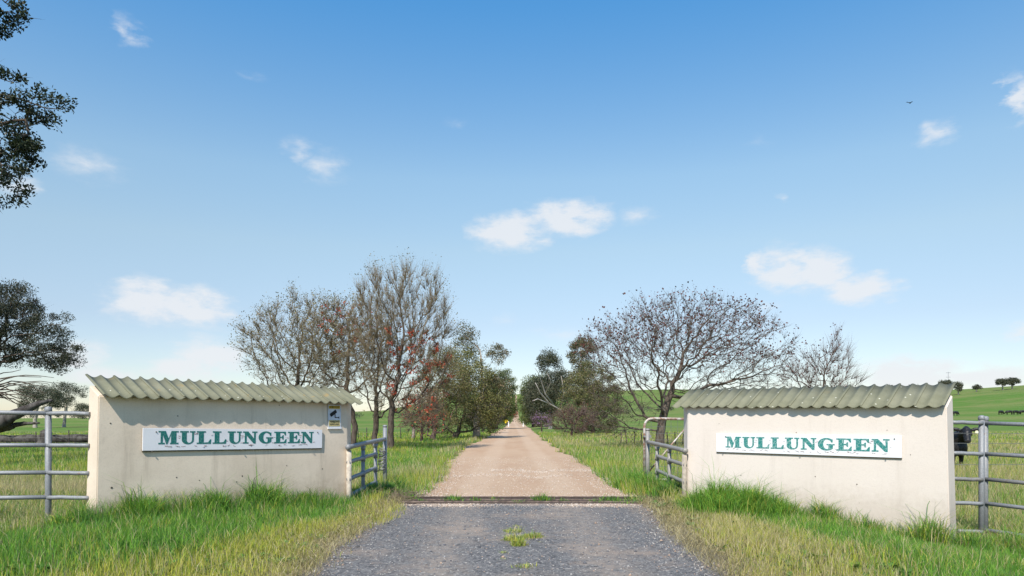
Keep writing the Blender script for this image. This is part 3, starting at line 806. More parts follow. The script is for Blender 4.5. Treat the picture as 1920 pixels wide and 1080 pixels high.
# ------------------------------------------------------------------ trees
def rand_unit(n, r):
    v = r.normal(size=(n, 3)); return v / np.linalg.norm(v, axis=1, keepdims=True)
def sample_env(ells, n, r, shell=0.0):
    vol = np.array([e[3] * e[4] * e[5] for e in ells]) ** 0.8
    pick = r.choice(len(ells), n, p=vol / vol.sum())
    E = np.array(ells)[pick]
    rad = r.random(n) ** (1 / 3)
    rad = shell + (1 - shell) * rad
    return E[:, :3] + rand_unit(n, r) * rad[:, None] * E[:, 3:6]
def grow(trunk, attr, step, kill, seed, droop=0.0, wob=0.18, maxit=160):
    """space colonisation from a trunk polyline; returns node positions and parents"""
    r = np.random.default_rng(seed)
    pts = [np.array(trunk[0], float)]
    for a, b in zip(trunk[:-1], trunk[1:]):
        a = np.array(a, float); b = np.array(b, float); n = max(1, int(np.linalg.norm(b - a) / step))
        for k in range(1, n + 1): pts.append(a + (b - a) * k / n + r.normal(size=3) * step * 0.07)
    par = [-1] + list(range(len(pts) - 1))
    fixed = max(1, int(len(pts) * 0.55))
    pos_ = np.array(pts)
    A = attr.copy()
    d0 = np.linalg.norm(A[:, None] - pos_[None, fixed:], axis=2)
    near = d0.argmin(1) + fixed; dist = d0.min(1)
    dead = set()
    for it in range(maxit):
        if len(A) == 0: break
        uniq, inv = np.unique(near, return_inverse=True)
        vec = A - pos_[near]; vec /= np.linalg.norm(vec, axis=1, keepdims=True) + 1e-9
        acc = np.zeros((len(uniq), 3)); np.add.at(acc, inv, vec)
        acc /= np.linalg.norm(acc, axis=1, keepdims=True) + 1e-9
        acc += r.normal(size=acc.shape) * wob; acc[:, 2] -= droop
        acc /= np.linalg.norm(acc, axis=1, keepdims=True) + 1e-9
        new = pos_[uniq] + acc * step
        base = len(pos_)
        pos_ = np.vstack([pos_, new]); par += list(uniq)
        d = np.linalg.norm(A[:, None] - new[None], axis=2)
        j = d.argmin(1); dm = d[np.arange(len(A)), j]
        up = dm < dist
        near = np.where(up, j + base, near); dist = np.where(up, dm, dist)
        keep = dist > kill
        A, near, dist = A[keep], near[keep], dist[keep]
        if len(pos_) > 7000: break
    return pos_, np.array(par)
def radii(pos_, par, R, r0):
    n = len(par); kids = [[] for _ in range(n)]
    for i, p in enumerate(par):
        if p >= 0: kids[p].append(i)
    tips = sum(1 for k in kids if not k)
    ex = math.log(max(tips, 2)) / math.log(R / r0)
    a = np.zeros(n)
    for i in range(n - 1, -1, -1):
        a[i] = 1.0 if not kids[i] else sum(a[c] for c in kids[i])
    # children always have a larger index than their parent, so one backward sweep is enough
    return r0 * a ** (1 / ex), kids
def skeleton_mesh(name, pos_, par, rad, kids, rmin, rmax, flare=0.0):
    """tubes for every chain whose radius lies in [rmin, rmax)"""
    V = []; Q = []; base = 0
    n = len(par)
    main = [max(k, key=lambda c: rad[c]) if k else -1 for k in kids]
    for i in range(n):
        p = par[i]
        sel = lambda c: rmin <= rad[c] < rmax
        if not sel(i): continue
        start = (p < 0) or main[p] != i or not sel(p)
        if not start: continue
        chain = ([p] if p >= 0 else []) + [i]
        while main[chain[-1]] >= 0 and sel(main[chain[-1]]): chain.append(main[chain[-1]])
        if len(chain) < 2: continue
        pts = pos_[chain]; rr = rad[chain].copy()
        if p >= 0: rr[0] = min(rr[0], rr[1] * 1.15)
        if p < 0 and flare: rr[0] *= 1 + flare; rr[1] *= 1 + flare * .4
        k = 9 if rr.max() > 0.12 else (6 if rr.max() > 0.04 else (4 if rr.max() > 0.018 else 3))
        t = np.gradient(pts, axis=0); t /= np.linalg.norm(t, axis=1, keepdims=True) + 1e-9
        ref = np.array([1.0, 0.3, 0.0]) if abs(t[0][2]) > 0.7 else np.array([0, 0, 1.0])
        ang = np.arange(k) * 2 * np.pi / k
        rings = []
        for q in range(len(pts)):
            a = ref - t[q] * ref.dot(t[q]); a /= np.linalg.norm(a) + 1e-9; b = np.cross(t[q], a); ref = a
            rings.append(pts[q] + rr[q] * (np.cos(ang)[:, None] * a + np.sin(ang)[:, None] * b))
        V.append(np.concatenate(rings))
        m = len(pts)
        i0 = (np.arange(m - 1)[:, None] * k + np.arange(k)[None]).ravel() + base
        i1 = (np.arange(m - 1)[:, None] * k + (np.arange(k)[None] + 1) % k).ravel() + base
        Q.append(np.stack([i0, i1, i1 + k, i0 + k], -1)); base += m * k
    if not V: return None
    return np_mesh(name, np.concatenate(V), [np.concatenate(Q)], smooth=True)
def twigs_geo(p, d, L, r, rg):
    """3-sided bent twigs as arrays"""
    n = len(p)
    d = d / (np.linalg.norm(d, axis=1, keepdims=True) + 1e-9)
    a = np.cross(d, rand_unit(n, rg)); a /= np.linalg.norm(a, axis=1, keepdims=True) + 1e-9
    b = np.cross(d, a)
    mid = p + d * (L * .5)[:, None]; bend = a * (L * .10)[:, None]; tip = p + d * L[:, None] + bend * 1.0 + np.array([0, 0, 1.0]) * (L * .08)[:, None]
    mid = mid - bend * .3
    V = np.zeros((n, 7, 3))
    for k in range(3):
        o = (math.cos(2.094 * k) * a + math.sin(2.094 * k) * b)
        V[:, k] = p + o * r[:, None]; V[:, 3 + k] = mid + o * (r * .7)[:, None]
    V[:, 6] = tip
    i = np.arange(n)[:, None] * 7
    q = np.concatenate([i + np.array([[k, (k + 1) % 3, 3 + (k + 1) % 3, 3 + k]]) for k in range(3)])
    t = np.concatenate([i + np.array([[3 + k, 3 + (k + 1) % 3, 6]]) for k in range(3)])
    return V.reshape(-1, 3), q, t, tip
def leaves_geo(p, size, rg, cols, aspect=0.45, hang=0.0, jit=0.25):
    """one folded diamond per leaf"""
    n = len(p)
    d = rand_unit(n, rg); d[:, 2] -= hang; d /= np.linalg.norm(d, axis=1, keepdims=True)
    a = np.cross(d, rand_unit(n, rg)); a /= np.linalg.norm(a, axis=1, keepdims=True) + 1e-9
    L = size * (1 + rg.uniform(-.35, .35, n)); Wd = L * aspect
    V = np.stack([p, p + d * (L * .45)[:, None] + a * (Wd * .5)[:, None], p + d * L[:, None], p + d * (L * .45)[:, None] - a * (Wd * .5)[:, None]], 1)
    i = np.arange(n)[:, None] * 4
    c = np.asarray(cols)[rg.integers(0, len(cols), n)] * (1 + rg.uniform(-jit, jit, (n, 1)))
    return V.reshape(-1, 3), i + np.array([[0, 1, 2, 3]]), np.repeat(c, 4, 0)
def merge(parts):
    V = []; Q = []; K = []; b = 0
    for v, q, c in parts:
        V.append(v); Q.append(q + b); K.append(c); b += len(v)
    return np.concatenate(V), np.concatenate(Q), np.concatenate(K)

def make_tree(name, base, trunk, ells, label, cat='tree', group=None, seed=1, n_attr=500, step=0.35, kill=0.5, R=0.2, r0=0.008, wob=0.18, droop=0.0,
              bark='bark', twig_mat='bark_twig', twigs=0, twig_len=(0.3, 0.7), twig_r=0.006, twig_up=0.5, leaf_sets=(), shell=0.0, split=0.03):
    """trunk: local polyline; ells: crown ellipsoids, local.  leaf_sets: (count per tip, spread, size, colours, aspect, hang, where-function, part name)"""
    rg = np.random.default_rng(seed)
    root = empty(name, base)
    attr = sample_env(ells, n_attr, rg, shell)
    pos_, par = grow(trunk, attr, step, kill, seed, droop, wob)
    rad, kids = radii(pos_, par, R, r0)
    me = skeleton_mesh('trunk', pos_, par, rad, kids, split, 9, 0.35)
    if me: link('trunk', me, M[bark], root)
    me = skeleton_mesh('branches', pos_, par, rad, kids, 0, split)
    if me: tag(link('branches', me, M[twig_mat], root), kind='stuff')
    tipi = np.array([i for i, k in enumerate(kids) if not k])
    thin = np.where(rad < r0 * 2.6)[0]
    tips = pos_[tipi]
    cen = np.mean(np.array(ells)[:, :3], axis=0)
    tw_tip = tips
    if twigs:
        src = rg.choice(thin, twigs)
        pd = pos_[src] - pos_[np.maximum(par[src], 0)]; pd /= np.linalg.norm(pd, axis=1, keepdims=True) + 1e-9
        outw = pos_[src] - cen; outw /= np.linalg.norm(outw, axis=1, keepdims=True) + 1e-9
        d = pd * .8 + outw * .5 + rand_unit(twigs, rg) * .75; d[:, 2] += twig_up
        L = rg.uniform(*twig_len, twigs); r = np.full(twigs, twig_r) * rg.uniform(.7, 1.3, twigs)
        v, q, t, tw_tip = twigs_geo(pos_[src], d, L, r, rg)
        tag(link('twigs', np_mesh('twigs', v, [q, t]), M[twig_mat], root), kind='stuff')
    for ls in leaf_sets:
        per, spread, size, cols, aspect, hang, where, pname = ls
        if pname.startswith('bud') or pname.startswith('seed'):
            c = tw_tip[where(tw_tip)] if where else tw_tip
            idx = rg.integers(0, len(c), int(per * len(c))); p = c[idx] + rg.normal(size=(len(idx), 3)) * spread
        else:
            c = tips[where(tips)] if where else tips
            if len(c) == 0: continue
            idx = np.repeat(np.arange(len(c)), int(per))
            sc = np.array([1, 1, .75]) * spread
            # leaves gather near the surface of each clump
            u = rand_unit(len(idx), rg) * (rg.random(len(idx)) ** .45)[:, None]
            k = (0.6 + 0.8 * rg.random(len(c)))[idx][:, None]
            p = c[idx] + u * sc * k
        v, q, cc = leaves_geo(p, size, rg, cols, aspect, hang)
        tag(link(pname, np_mesh(pname, v, [q], cc), M['leaf'], root), kind='stuff')
    tag(root, label, cat, group)
    return root

def some(t, f, seed): return np.random.default_rng(seed).random(len(t)) < f
def gz(px, Y): return (PX(px, Y), Y, h1(PX(px, Y), Y) - 0.05)
def ell(base, px0, px1, py0, py1, Y, depth=None, dy=0.0):
    """crown ellipsoid (local to base) that spans the given picture box at distance Y"""
    cx = PX((px0 + px1) / 2, Y); cz = PZ((py0 + py1) / 2, Y); rx = (px1 - px0) / 2 / F * Y; rz = (py1 - py0) / 2 / F * Y
    return (cx - base[0], Y + dy - base[1], cz - base[2], rx, depth or rx, rz)

OLIVE = [(.17, .15, .06), (.21, .175, .07), (.13, .125, .055), (.24, .18, .085)]
RED = [(.40, .065, .032), (.46, .09, .045), (.30, .055, .032), (.36, .12, .055)]
DRED = [(.10, .035, .03), (.13, .042, .034), (.075, .035, .03), (.15, .055, .04)]
GUM = [(.072, .085, .052), (.10, .11, .064), (.058, .068, .044), (.125, .11, .07)]
GUMB = [(.16, .13, .07), (.12, .13, .06), (.20, .145, .08), (.09, .105, .055)]
WATTLE = [(.18, .175, .055), (.13, .14, .042), (.23, .20, .07), (.10, .115, .04)]
GREEN = [(.12, .145, .04), (.085, .115, .034), (.17, .18, .05), (.065, .09, .03)]
GUM2 = [(.045, .055, .034), (.065, .072, .042), (.036, .044, .028), (.085, .08, .05)]
CYP = [(.022, .034, .018), (.030, .044, .019), (.016, .024, .014), (.048, .058, .024)]

# bare deciduous trees left of the drive
b = gz(545, 38)
make_tree('deciduous_tree', b, [(0, 0, 0), (.1, 0, 1.5), (.2, 0, 2.4)], [ell(b, 452, 690, 560, 745, 38, 3.2), ell(b, 470, 640, 580, 760, 38, 3.0)],
          'broad leafless tree with olive buds rising behind the left wall', 'tree', 'bare trees behind the left wall', 21, 1100, .33, .40, .17, .008, twigs=7000, twig_len=(.35, .9), twig_up=.65,
          leaf_sets=[(1.2, .07, .085, OLIVE, .6, 0, None, 'buds')])
b = gz(663, 36)
make_tree('deciduous_tree', b, [(0, 0, 0), (.05, 0, 1.2), (-.3, 0, 2.6)], [ell(b, 560, 740, 560, 740, 36, 2.6)],
          'leafless tree with rust red seed heads along its top, beside the left wall', 'tree', 'bare trees behind the left wall', 22, 700, .33, .42, .15, .008, twigs=4200, twig_len=(.3, .8), twig_up=.6,
          leaf_sets=[(1.3, .07, .08, OLIVE, .6, 0, None, 'buds'),
                     (16, .17, .095, RED, .8, 0, lambda t: some(t, .9, 1) & (t[:, 2] > 5.3 + .35 * t[:, 0]) & (t[:, 0] > -1.6), 'red_clusters')])
b = gz(702, 34.5)
make_tree('deciduous_tree', b, [(0, 0, 0), (.05, 0, 1.0), (.1, 0, 1.9)], [ell(b, 640, 790, 590, 790, 34.5, 2.0)],
          'small leafless tree forking low above the left pipe wing fence', 'tree', 'bare trees behind the left wall', 23, 460, .3, .42, .14, .008, twigs=2200, twig_len=(.3, .7), twig_up=.4,
          leaf_sets=[(.5, .07, .07, OLIVE, .6, 0, None, 'buds')])
b = gz(731, 33)
make_tree('deciduous_tree', b, [(0, 0, 0), (.05, 0, 1.2), (.1, 0, 2.2)], [ell(b, 655, 852, 500, 720, 33, 2.3), ell(b, 670, 800, 520, 780, 33, 1.6), ell(b, 730, 850, 590, 800, 33, 1.8)],
          'tall upright leafless tree with red seed heads on its right side, left of the drive', 'tree', None, 24, 1100, .32, .40, .15, .008, twigs=7000, twig_len=(.4, 1.1), twig_up=1.1,
          leaf_sets=[(.7, .06, .07, OLIVE, .6, 0, None, 'buds'),
                     (26, .20, .095, RED, .8, 0, lambda t: some(t, .95, 2) & (t[:, 0] > -.1) & (t[:, 2] < 6.3 - .4 * t[:, 0]) & (t[:, 2] > 1.0), 'red_clusters')])
# big bare tree right of the drive
b = gz(1237, 35)
make_tree('deciduous_tree', b, [(0, 0, 0), (.05, 0, 1.0), (.25, 0, 1.9)], [ell(b, 1095, 1480, 550, 760, 35, 4.2), ell(b, 1160, 1420, 555, 700, 35, 3.5), ell(b, 1085, 1240, 690, 825, 35, 2.0), ell(b, 1095, 1230, 720, 830, 35, 1.4), ell(b, 1085, 1200, 600, 720, 35, 2.0), ell(b, 1360, 1480, 640, 770, 35, 2.2)],
          'wide spreading bare tree with dark red leaf remnants, behind the cream wall', 'tree', None, 31, 2600, .33, .34, .22, .0075, twigs=10000, twig_len=(.25, .7), twig_up=.25,
          bark='bark_mid', twig_mat='bark_mid', wob=.26,
          leaf_sets=[(.55, .06, .105, DRED, .75, 0, lambda t: (t[:, 2] > 4.4), 'seed_pods'), (1, .12, .10, DRED, .75, 0, lambda t: t[:, 2] > 3.6, 'leaf_remnants')])
b = gz(1545, 40)
make_tree('deciduous_tree', b, [(0, 0, 0), (.05, 0, 1.2), (.1, 0, 2.2)], [ell(b, 1460, 1610, 660, 770, 40, 2.4), ell(b, 1520, 1605, 625, 740, 40, 1.2)],
          'thin leafless tree with upright shoots rising behind the middle of the cream wall', 'tree', None, 32, 420, .33, .45, .13, .009, twigs=2200, twig_len=(.4, 1.2), twig_up=.8, twig_mat='bark_red',
          leaf_sets=[(.35, .08, .10, DRED, .75, 0, lambda t: t[:, 0] < 1.0, 'seed_pods')])

# evergreens along the left side
def evergreen(name, px, Y, boxes, label, cols, seed, n=260, per=60, size=.16, spread=.6, R=.2, bark='bark', trunk_h=None, aspect=.4, hang=.2, group=None, extra=(), cat='tree', step=.5, kill=.75):
    b = gz(px, Y)
    es = [ell(b, *bx, Y) for bx in boxes]
    zlow = min(e[2] - e[5] for e in es); zc = float(np.mean([e[2] for e in es]))
    th = trunk_h or max(0.4, zlow * .8 + zc * .2)
    xc = float(np.mean([e[0] for e in es]))
    return make_tree(name, b, [(0, 0, 0), (xc * .1, 0, th * .5), (xc * .3, 0, th)], es, label, cat, group, seed, int(n * 1.9), step, kill * .9, R, .012, bark=bark, twig_mat=bark,
                     leaf_sets=[(per * 4.2, spread * 1.3, size * .85, cols, aspect, hang, None, 'crown')] + list(extra), shell=.25, split=.05)
evergreen('wattle_tree', 812, 50, [(770, 885, 650, 790), (762, 870, 700, 820), (780, 860, 720, 826)], 'feathery grey olive tree beside the red seeded tree, left of the drive', OLIVE + WATTLE, 41, 560, 62, .15, .55, .18, 'bark_red')
evergreen('wattle_tree', 852, 55, [(805, 925, 650, 790), (835, 948, 700, 805), (800, 890, 730, 822), (860, 945, 750, 820)], 'bushy olive green tree with low branching trunks, left of the drive', WATTLE, 42, 620, 66, .17, .62, .22, 'bark')
evergreen('gum_tree', 893, 56, [(850, 900, 605, 668), (895, 960, 640, 690), (880, 960, 690, 800), (850, 905, 680, 760)], 'tall gum tree with separate leaf clumps above the left roadside', GUMB, 43, 300, 60, .17, .55, .25, 'bark_pale')
evergreen('roadside_tree', 930, 112, [(880, 966, 705, 806), (925, 970, 690, 770)], 'dense dark green tree hanging over the left edge of the far drive', GREEN, 44, 300, 90, .26, .9, .25)
evergreen('roadside_tree', 950, 190, [(938, 970, 735, 792)], 'smallest green tree at the far end of the left roadside row', GREEN, 45, 110, 60, .4, 1.2, .3, step=.8, kill=1.2)
# right side
evergreen('wattle_tree', 1112, 72, [(1050, 1165, 690, 800), (1072, 1152, 678, 760), (1055, 1168, 740, 814)], 'rounded dense olive brown tree right of the drive', WATTLE + GUMB, 51, 700, 80, .18, .62, .22, 'bark_red')
evergreen('gum_tree', 1096, 98, [(1068, 1118, 632, 690), (1075, 1110, 670, 740)], 'slender gum tree rising behind the rounded olive tree', GUMB, 52, 200, 80, .26, .8, .22, 'bark_pale')
evergreen('gum_tree', 1032, 108, [(1008, 1052, 658, 715), (985, 1058, 705, 790), (1020, 1075, 690, 770)], 'grey green gum tree with pale trunk on the right roadside', GUM, 53, 420, 80, .27, .9, .3, 'bark_pale')
evergreen('roadside_tree', 1000, 135, [(975, 1040, 705, 800)], 'dense dark tree at the right edge of the far drive', GREEN, 54, 260, 90, .3, 1.0, .3)
evergreen('roadside_tree', 985, 230, [(974, 1000, 745, 792)], 'small dark tree closing the far end of the right roadside row', GREEN, 55, 90, 60, .45, 1.4, .3, step=.9, kill=1.3)
# leafless fallen limb beside the gum
b = gz(1060, 78)
dead = [[(1062, 800), (1050, 768), (1030, 757), (1012, 735), (1004, 718)], [(1040, 762), (1022, 738), (1010, 700), (1003, 690)], [(1050, 768), (1058, 735), (1052, 705)], [(1030, 757), (1008, 748), (998, 752)], [(1022, 738), (1034, 716), (1026, 700)]]
bm = bmesh.new()
for k, ln in enumerate(dead):
    pts = []
    for j, (px, py) in enumerate(ln):
        v = P(px, py, 78 - 1.2 * j + .7 * k); pts.append(v - Vector(b))
    n = len(pts); r = .14 if k == 0 else .085
    add_tube(bm, pts, [r * (1 - .75 * j / (n - 1)) for j in range(n)], 6)
o = from_bm('dead_tree', bm, M['bark_white'], loc=b); tag(o, 'bleached white dead tree leaning toward the drive on the right', 'dead tree')
# leafless and flowering shrubs
def shrub(px, Y, box, label, seed, cols, twig_mat='bark_red', twigs=900, per=.6, sz=.10, n=160, name='shrub', leaf='buds', flowers=None):
    b = gz(px, Y); e = [ell(b, *box, Y)]
    e[0] = (e[0][0], e[0][1], max(e[0][2], e[0][5] * .8), *e[0][3:])
    ls = [(per, .09, sz, cols, .7, 0, None, leaf)]
    if flowers: ls.append((24, .25, .14, flowers, .8, 0, None, 'flowers'))
    return make_tree(name, b, [(0, 0, 0), (0, 0, .3)], e, label, 'shrub', None, seed, n, .3, .45, .09, .010, bark=twig_mat, twig_mat=twig_mat, twigs=twigs, twig_len=(.4, .9), twig_r=.009, twig_up=.3, leaf_sets=ls, split=.03)
shrub(1072, 60, (1032, 1120, 762, 814), 'tangled reddish leafless shrub in front of the rounded olive tree', 61, DRED, twigs=1800, n=260, per=.7)
shrub(1016, 84, (998, 1034, 776, 802), 'low shrub covered in mauve blossom on the right roadside', 62, [(.25, .16, .24)], twigs=500, n=90, flowers=[(.30, .17, .30), (.38, .24, .38), (.22, .13, .2)])
shrub(790, 46, (750, 830, 735, 815), 'low tangle of bare red twigs between the trees left of the drive', 63, RED, twigs=1800, n=260, per=.35)
shrub(905, 78, (872, 945, 745, 806), 'grey leafless shrub under the gum tree left of the drive', 64, [(.13, .10, .10)], twigs=2400, n=320, per=.8)
shrub(958, 260, (948, 969, 758, 788), 'reddish leafless shrub at the far bend of the drive', 65, RED, twigs=500, n=100, sz=.4, per=1.5)

# gums in the left paddock
b = gz(-60, 40)
make_tree('gum_tree', b, [(0, 0, 0), (.4, 0, 1.5), (1.2, 0, 3.0)], [ell(b, -150, 62, 520, 640, 40, 2.6), ell(b, -20, 68, 525, 620, 40, 1.5), ell(b, -20, 60, 575, 670, 40, 1.5), ell(b, 55, 125, 575, 640, 40, 1.3), ell(b, 40, 148, 625, 690, 40, 1.6), ell(b, 60, 146, 630, 700, 40, 1.2), ell(b, -60, 40, 610, 690, 40, 1.8), ell(b, -300, -80, 540, 680, 40, 2)],
          'large dark gum tree at the left edge with leaf clumps hanging over the fence', 'tree', None, 71, 1500, .40, .42, .36, .012, bark='bark', twig_mat='bark', twigs=900, twig_len=(.3, .9), twig_r=.008, twig_up=-.1,
          leaf_sets=[(230, .50, .125, GUM2, .34, .7, None, 'crown')], shell=.2, split=.05)
# dead limbs hanging from it, low on the left
b2 = gz(-10, 39)
bm = bmesh.new(); rg_ = random.Random(5)
for k in range(16):
    x0, y0 = -60, 742 + rg_.uniform(-14, 30); x1, y1 = rg_.uniform(20, 105), rg_.uniform(690, 772)
    pts = []
    for j in range(7):
        f = j / 6
        pts.append(P(x0 + (x1 - x0) * f, y0 + (y1 - y0) * f - 16 * math.sin(f * 3.1) + rg_.uniform(-3, 3), 39 + rg_.uniform(-.4, .4) + k * .08) - Vector(b2))
    add_tube(bm, pts, [.05 * (1 - .85 * j / 6) + .006 for j in range(7)], 5)
o = from_bm('bare_limbs', bm, M['bark'], loc=(0, 0, 0))
gum_root = [x for x in bpy.data.objects if x.get('label', '').startswith('large dark gum tree')][0]
o.parent = gum_root; o.location = Vector(b2) - Vector(b)
evergreen('gum_tree', 66, 118, [(40, 90, 722, 752), (70, 118, 728, 770), (42, 75, 745, 775)], 'spreading grey gum tree in the left paddock behind the fence post', GUM, 72, 190, 60, .26, .75, .28, 'bark_pale', hang=.5)
evergreen('gum_tree', 120, 124, [(95, 135, 715, 765), (128, 150, 722, 745), (150, 163, 724, 748)], 'lone gum tree with long side branches in the left paddock near the wall', GUM, 73, 170, 55, .25, .7, .26, 'bark_pale', hang=.5)
evergreen('gum_tree', 156, 280, [(142, 172, 757, 782)], 'far rounded gum tree beside the end of the left wall', GUM, 74, 80, 60, .5, 1.3, .35, 'bark_pale', step=.9, kill=1.4)
# gums on the green hill to the right
for k, (px, Y, bx, lab) in enumerate([(1772, 400, [(1762, 1784, 712, 732)], 'small hilltop gum tree beside the thin mast, over the cream wall'),
                                      (1797, 395, [(1786, 1805, 717, 734)], 'small hilltop gum tree just past the end of the right roof'),
                                      (1831, 410, [(1826, 1838, 722, 730)], 'tiny lone bush on the skyline of the green hill'),
                                      (1880, 400, [(1868, 1892, 711, 722)], 'left one of the two hilltop gums near the right edge'),
                                      (1898, 400, [(1888, 1908, 708, 722)], 'right one of the two hilltop gums near the right edge'),
                                      (1668, 420, [(1660, 1678, 722, 740)], 'half hidden gum tree peeping over the middle of the right roof'),
                                      (1714, 420, [(1702, 1726, 721, 738)], 'half hidden gum tree peeping over the outer part of the right roof')]):
    b = gz(px, Y)
    top = PZ(bx[0][2], Y)
    hgt_px = bx[0][3] - bx[0][2]
    # sit the crown on the slope that is really there
    gy = HOR - (b[2] - EYE) * F / Y
    bxs = [(x0, x1, min(y0, gy - hgt_px * 1.25), min(y1, gy - hgt_px * .22)) for x0, x1, y0, y1 in bx]
    evergreen('hill_tree', px, Y, bxs, lab, GUM, 80 + k, 70, 45, .75, 1.1, .3, 'bark_pale', group='gum trees on the hill', step=.9, kill=1.3)
# overhanging cypress pine, top left
b = (-17.55, 17.5, h1(-17.55, 17.5) + .3)
make_tree('cypress_pine', b, [(0, 0, -.4), (0, 0, 4), (.1, 0, 8), (.1, 0, 13), (0, 0, 17)],
          [(4.2, -.8, 11.2, 1.35, 1.2, .55), (4.8, -.9, 9.05, 1.9, 1.3, .45), (4.4, -.8, 7.9, 1.6, 1.3, .7), (4.2, -.9, 7.0, 1.7, 1.3, .45), (3.4, -.8, 10.0, 1.2, 1.2, .8),
           (4.2, -.8, 8.6, 1.6, 1.0, .7), (4.3, -.8, 7.5, 1.5, 1.0, .8), (3.6, -.8, 11.6, 1.9, 1.2, .5), (3.2, -.8, 13.0, 1.6, 1.2, .9), (1.0, 0, 14, 1.4, 1.4, 2.0), (.5, .4, 10, 1.4, 1.4, 2.0), (-2.0, 0, 10, 1.2, 1.2, 2.0)],
          'dark cypress pine whose branches hang into the top left corner', 'tree', None, 91, 1700, .34, .30, .28, .010, bark='bark', twig_mat='bark', twigs=600, twig_len=(.2, .5), twig_up=.1,
          leaf_sets=[(125, .27, .088, CYP, .5, -.1, None, 'crown')], shell=.15, split=.05, wob=.22)

# far woods that read as one mass
def far_wood(name, x0, x1, Y, n, label, hpx, seed):
    rg = np.random.default_rng(seed)
    px = rg.uniform(x0, x1, n); Yv = Y * (1 + rg.uniform(-.08, .08, n)); X = (px - 960) / F * Yv
    Z = H(X, Yv); Ht = hpx / F * Y * rg.uniform(.6, 1.2, n)
    k = 70; idx = np.repeat(np.arange(n), k)
    u = rand_unit(n * k, rg) * (rg.random(n * k) ** .4)[:, None]
    p = np.stack([X[idx], Yv[idx], Z[idx] + Ht[idx] * .55], -1) + u * np.stack([Ht[idx] * .65, Ht[idx] * .6, Ht[idx] * .5], -1)
    v, q, c = leaves_geo(p, Ht.mean() * .22, rg, GUM, .6, .1)
    o = link(name, np_mesh(name, v, [q], c), M['leaf']); tag(o, label, 'woodland', kind='stuff')
far_wood('far_woodland', -60, 470, 480, 70, 'low dark belt of woodland on the left horizon', 9, 5)
far_wood('far_woodland', 1090, 1700, 520, 60, 'dark belt of woodland far behind the big bare tree', 11, 6)
far_wood('far_woodland', 560, 800, 430, 30, 'dark belt of woodland behind the bare trees on the left', 10, 8)

# ------------------------------------------------------------------ fallen timber in the left paddock
def rough_log(name, pts, rads, mat, label, cat, seed, n=12):
    r = random.Random(seed); bm = bmesh.new()
    base = Vector(pts[0]); base.z = h1(base.x, base.y)
    P0 = [Vector(p) - base for p in pts]
    fine = []; fr = []
    for i in range(len(P0) - 1):
        for k in range(5):
            fine.append(P0[i].lerp(P0[i + 1], k / 5)); fr.append(rads[i] + (rads[i + 1] - rads[i]) * k / 5)
    fine.append(P0[-1]); fr.append(rads[-1])
    add_tube(bm, fine, fr, n)
    for v in bm.verts: v.co += Vector((r.uniform(-1, 1), r.uniform(-1, 1), r.uniform(-1, 1))) * (sum(rads) / len(rads)) * .13
    o = from_bm(name, bm, mat, loc=base); tag(o, label, cat); return o
def gp(px, Y, dz): x = PX(px, Y); return (x, Y, h1(x, Y) + dz)
rough_log('fallen_log', [gp(-90, 40, .25), gp(0, 40.5, .28), gp(90, 41, .3), gp(178, 41.6, .36)], [.24, .27, .30, .27], M['log'], 'long grey fallen log lying across the left paddock', 'log', 1)
rough_log('tree_stump', [gp(82, 39.6, -.1), gp(83, 39.6, .3), gp(88, 39.6, .85)], [.46, .36, .25], M['log'], 'dark jagged tree stump beside the fallen log behind the left fence post', 'stump', 2)
rough_log('fallen_branch', [P(-60, 800, 30), P(0, 792, 30), P(40, 772, 30.3), P(72, 757, 30.6), P(98, 750, 31)], [.36, .30, .22, .13, .05], M['log'], 'thick dark broken limb rising above the left fence rail', 'branch', 3)
rough_log('fallen_branch', [P(-60, 806, 30.5), P(10, 800, 30.5), P(45, 794, 30.4), P(74, 793, 30.2)], [.16, .13, .09, .03], M['log'], 'thin dark broken limb just under the top rail of the left fence', 'branch', 4)
rough_log('fallen_branch', [gp(-130, 30.2, .1), P(-60, 812, 30.2), P(-20, 806, 30.3), P(25, 798, 30.4)], [.40, .34, .25, .14], M['log'], 'heavy grey root end of the fallen timber at the left edge', 'branch', 6)

# ------------------------------------------------------------------ wire fences
def wire_fence(label, pts, hgt, strands, pm, pr, name='wire_fence', lean=.06, seed=0):
    r = random.Random(seed)
    b = Vector((pts[0][0], pts[0][1], h1(pts[0][0], pts[0][1]))); root = empty(name, b)
    tops = []
    for (x, y) in pts:
        z = h1(x, y); p = Vector((x, y, z)) - b; l = Vector((r.uniform(-lean, lean), r.uniform(-lean, lean), 0)); hh = hgt * r.uniform(.92, 1.1)
        bm = bmesh.new(); add_tube(bm, [p - Vector((0, 0, .3)), p + l * .5 + Vector((0, 0, hh * .5)), p + l + Vector((0, 0, hh))], [pr * 1.1, pr, pr * .9], 6)
        from_bm('post', bm, pm, root); tops.append((p, l))
    for sfrac in strands:
        bm = bmesh.new(); pp = []
        for i, (p, l) in enumerate(tops):
            pp.append(p + l * sfrac + Vector((0, -pr, hgt * sfrac)))
            if i < len(tops) - 1:
                q = tops[i + 1]; pp.append((pp[-1] + q[0] + q[1] * sfrac + Vector((0, -pr, hgt * sfrac))) / 2 - Vector((0, 0, .02)))
        add_tube(bm, pp, .006, 4, False); from_bm('wire', bm, M['wire'], root)
    tag(root, label, 'fence'); return root
wire_fence('wire fence on thin steel pickets in front of the fallen log', [(PX(-140, 36), 36), (PX(-30, 36), 36), (PX(66, 36), 36), (PX(130, 36.5), 36.5), (PX(200, 37), 37), (PX(280, 37.5), 37.5)], .95, (.3, .6, .9), M['picket'], .035, seed=1)
rp = [(PX(1163 + 13 * k, 40 - .35 * k), 40 - .35 * k) for k in range(13)]
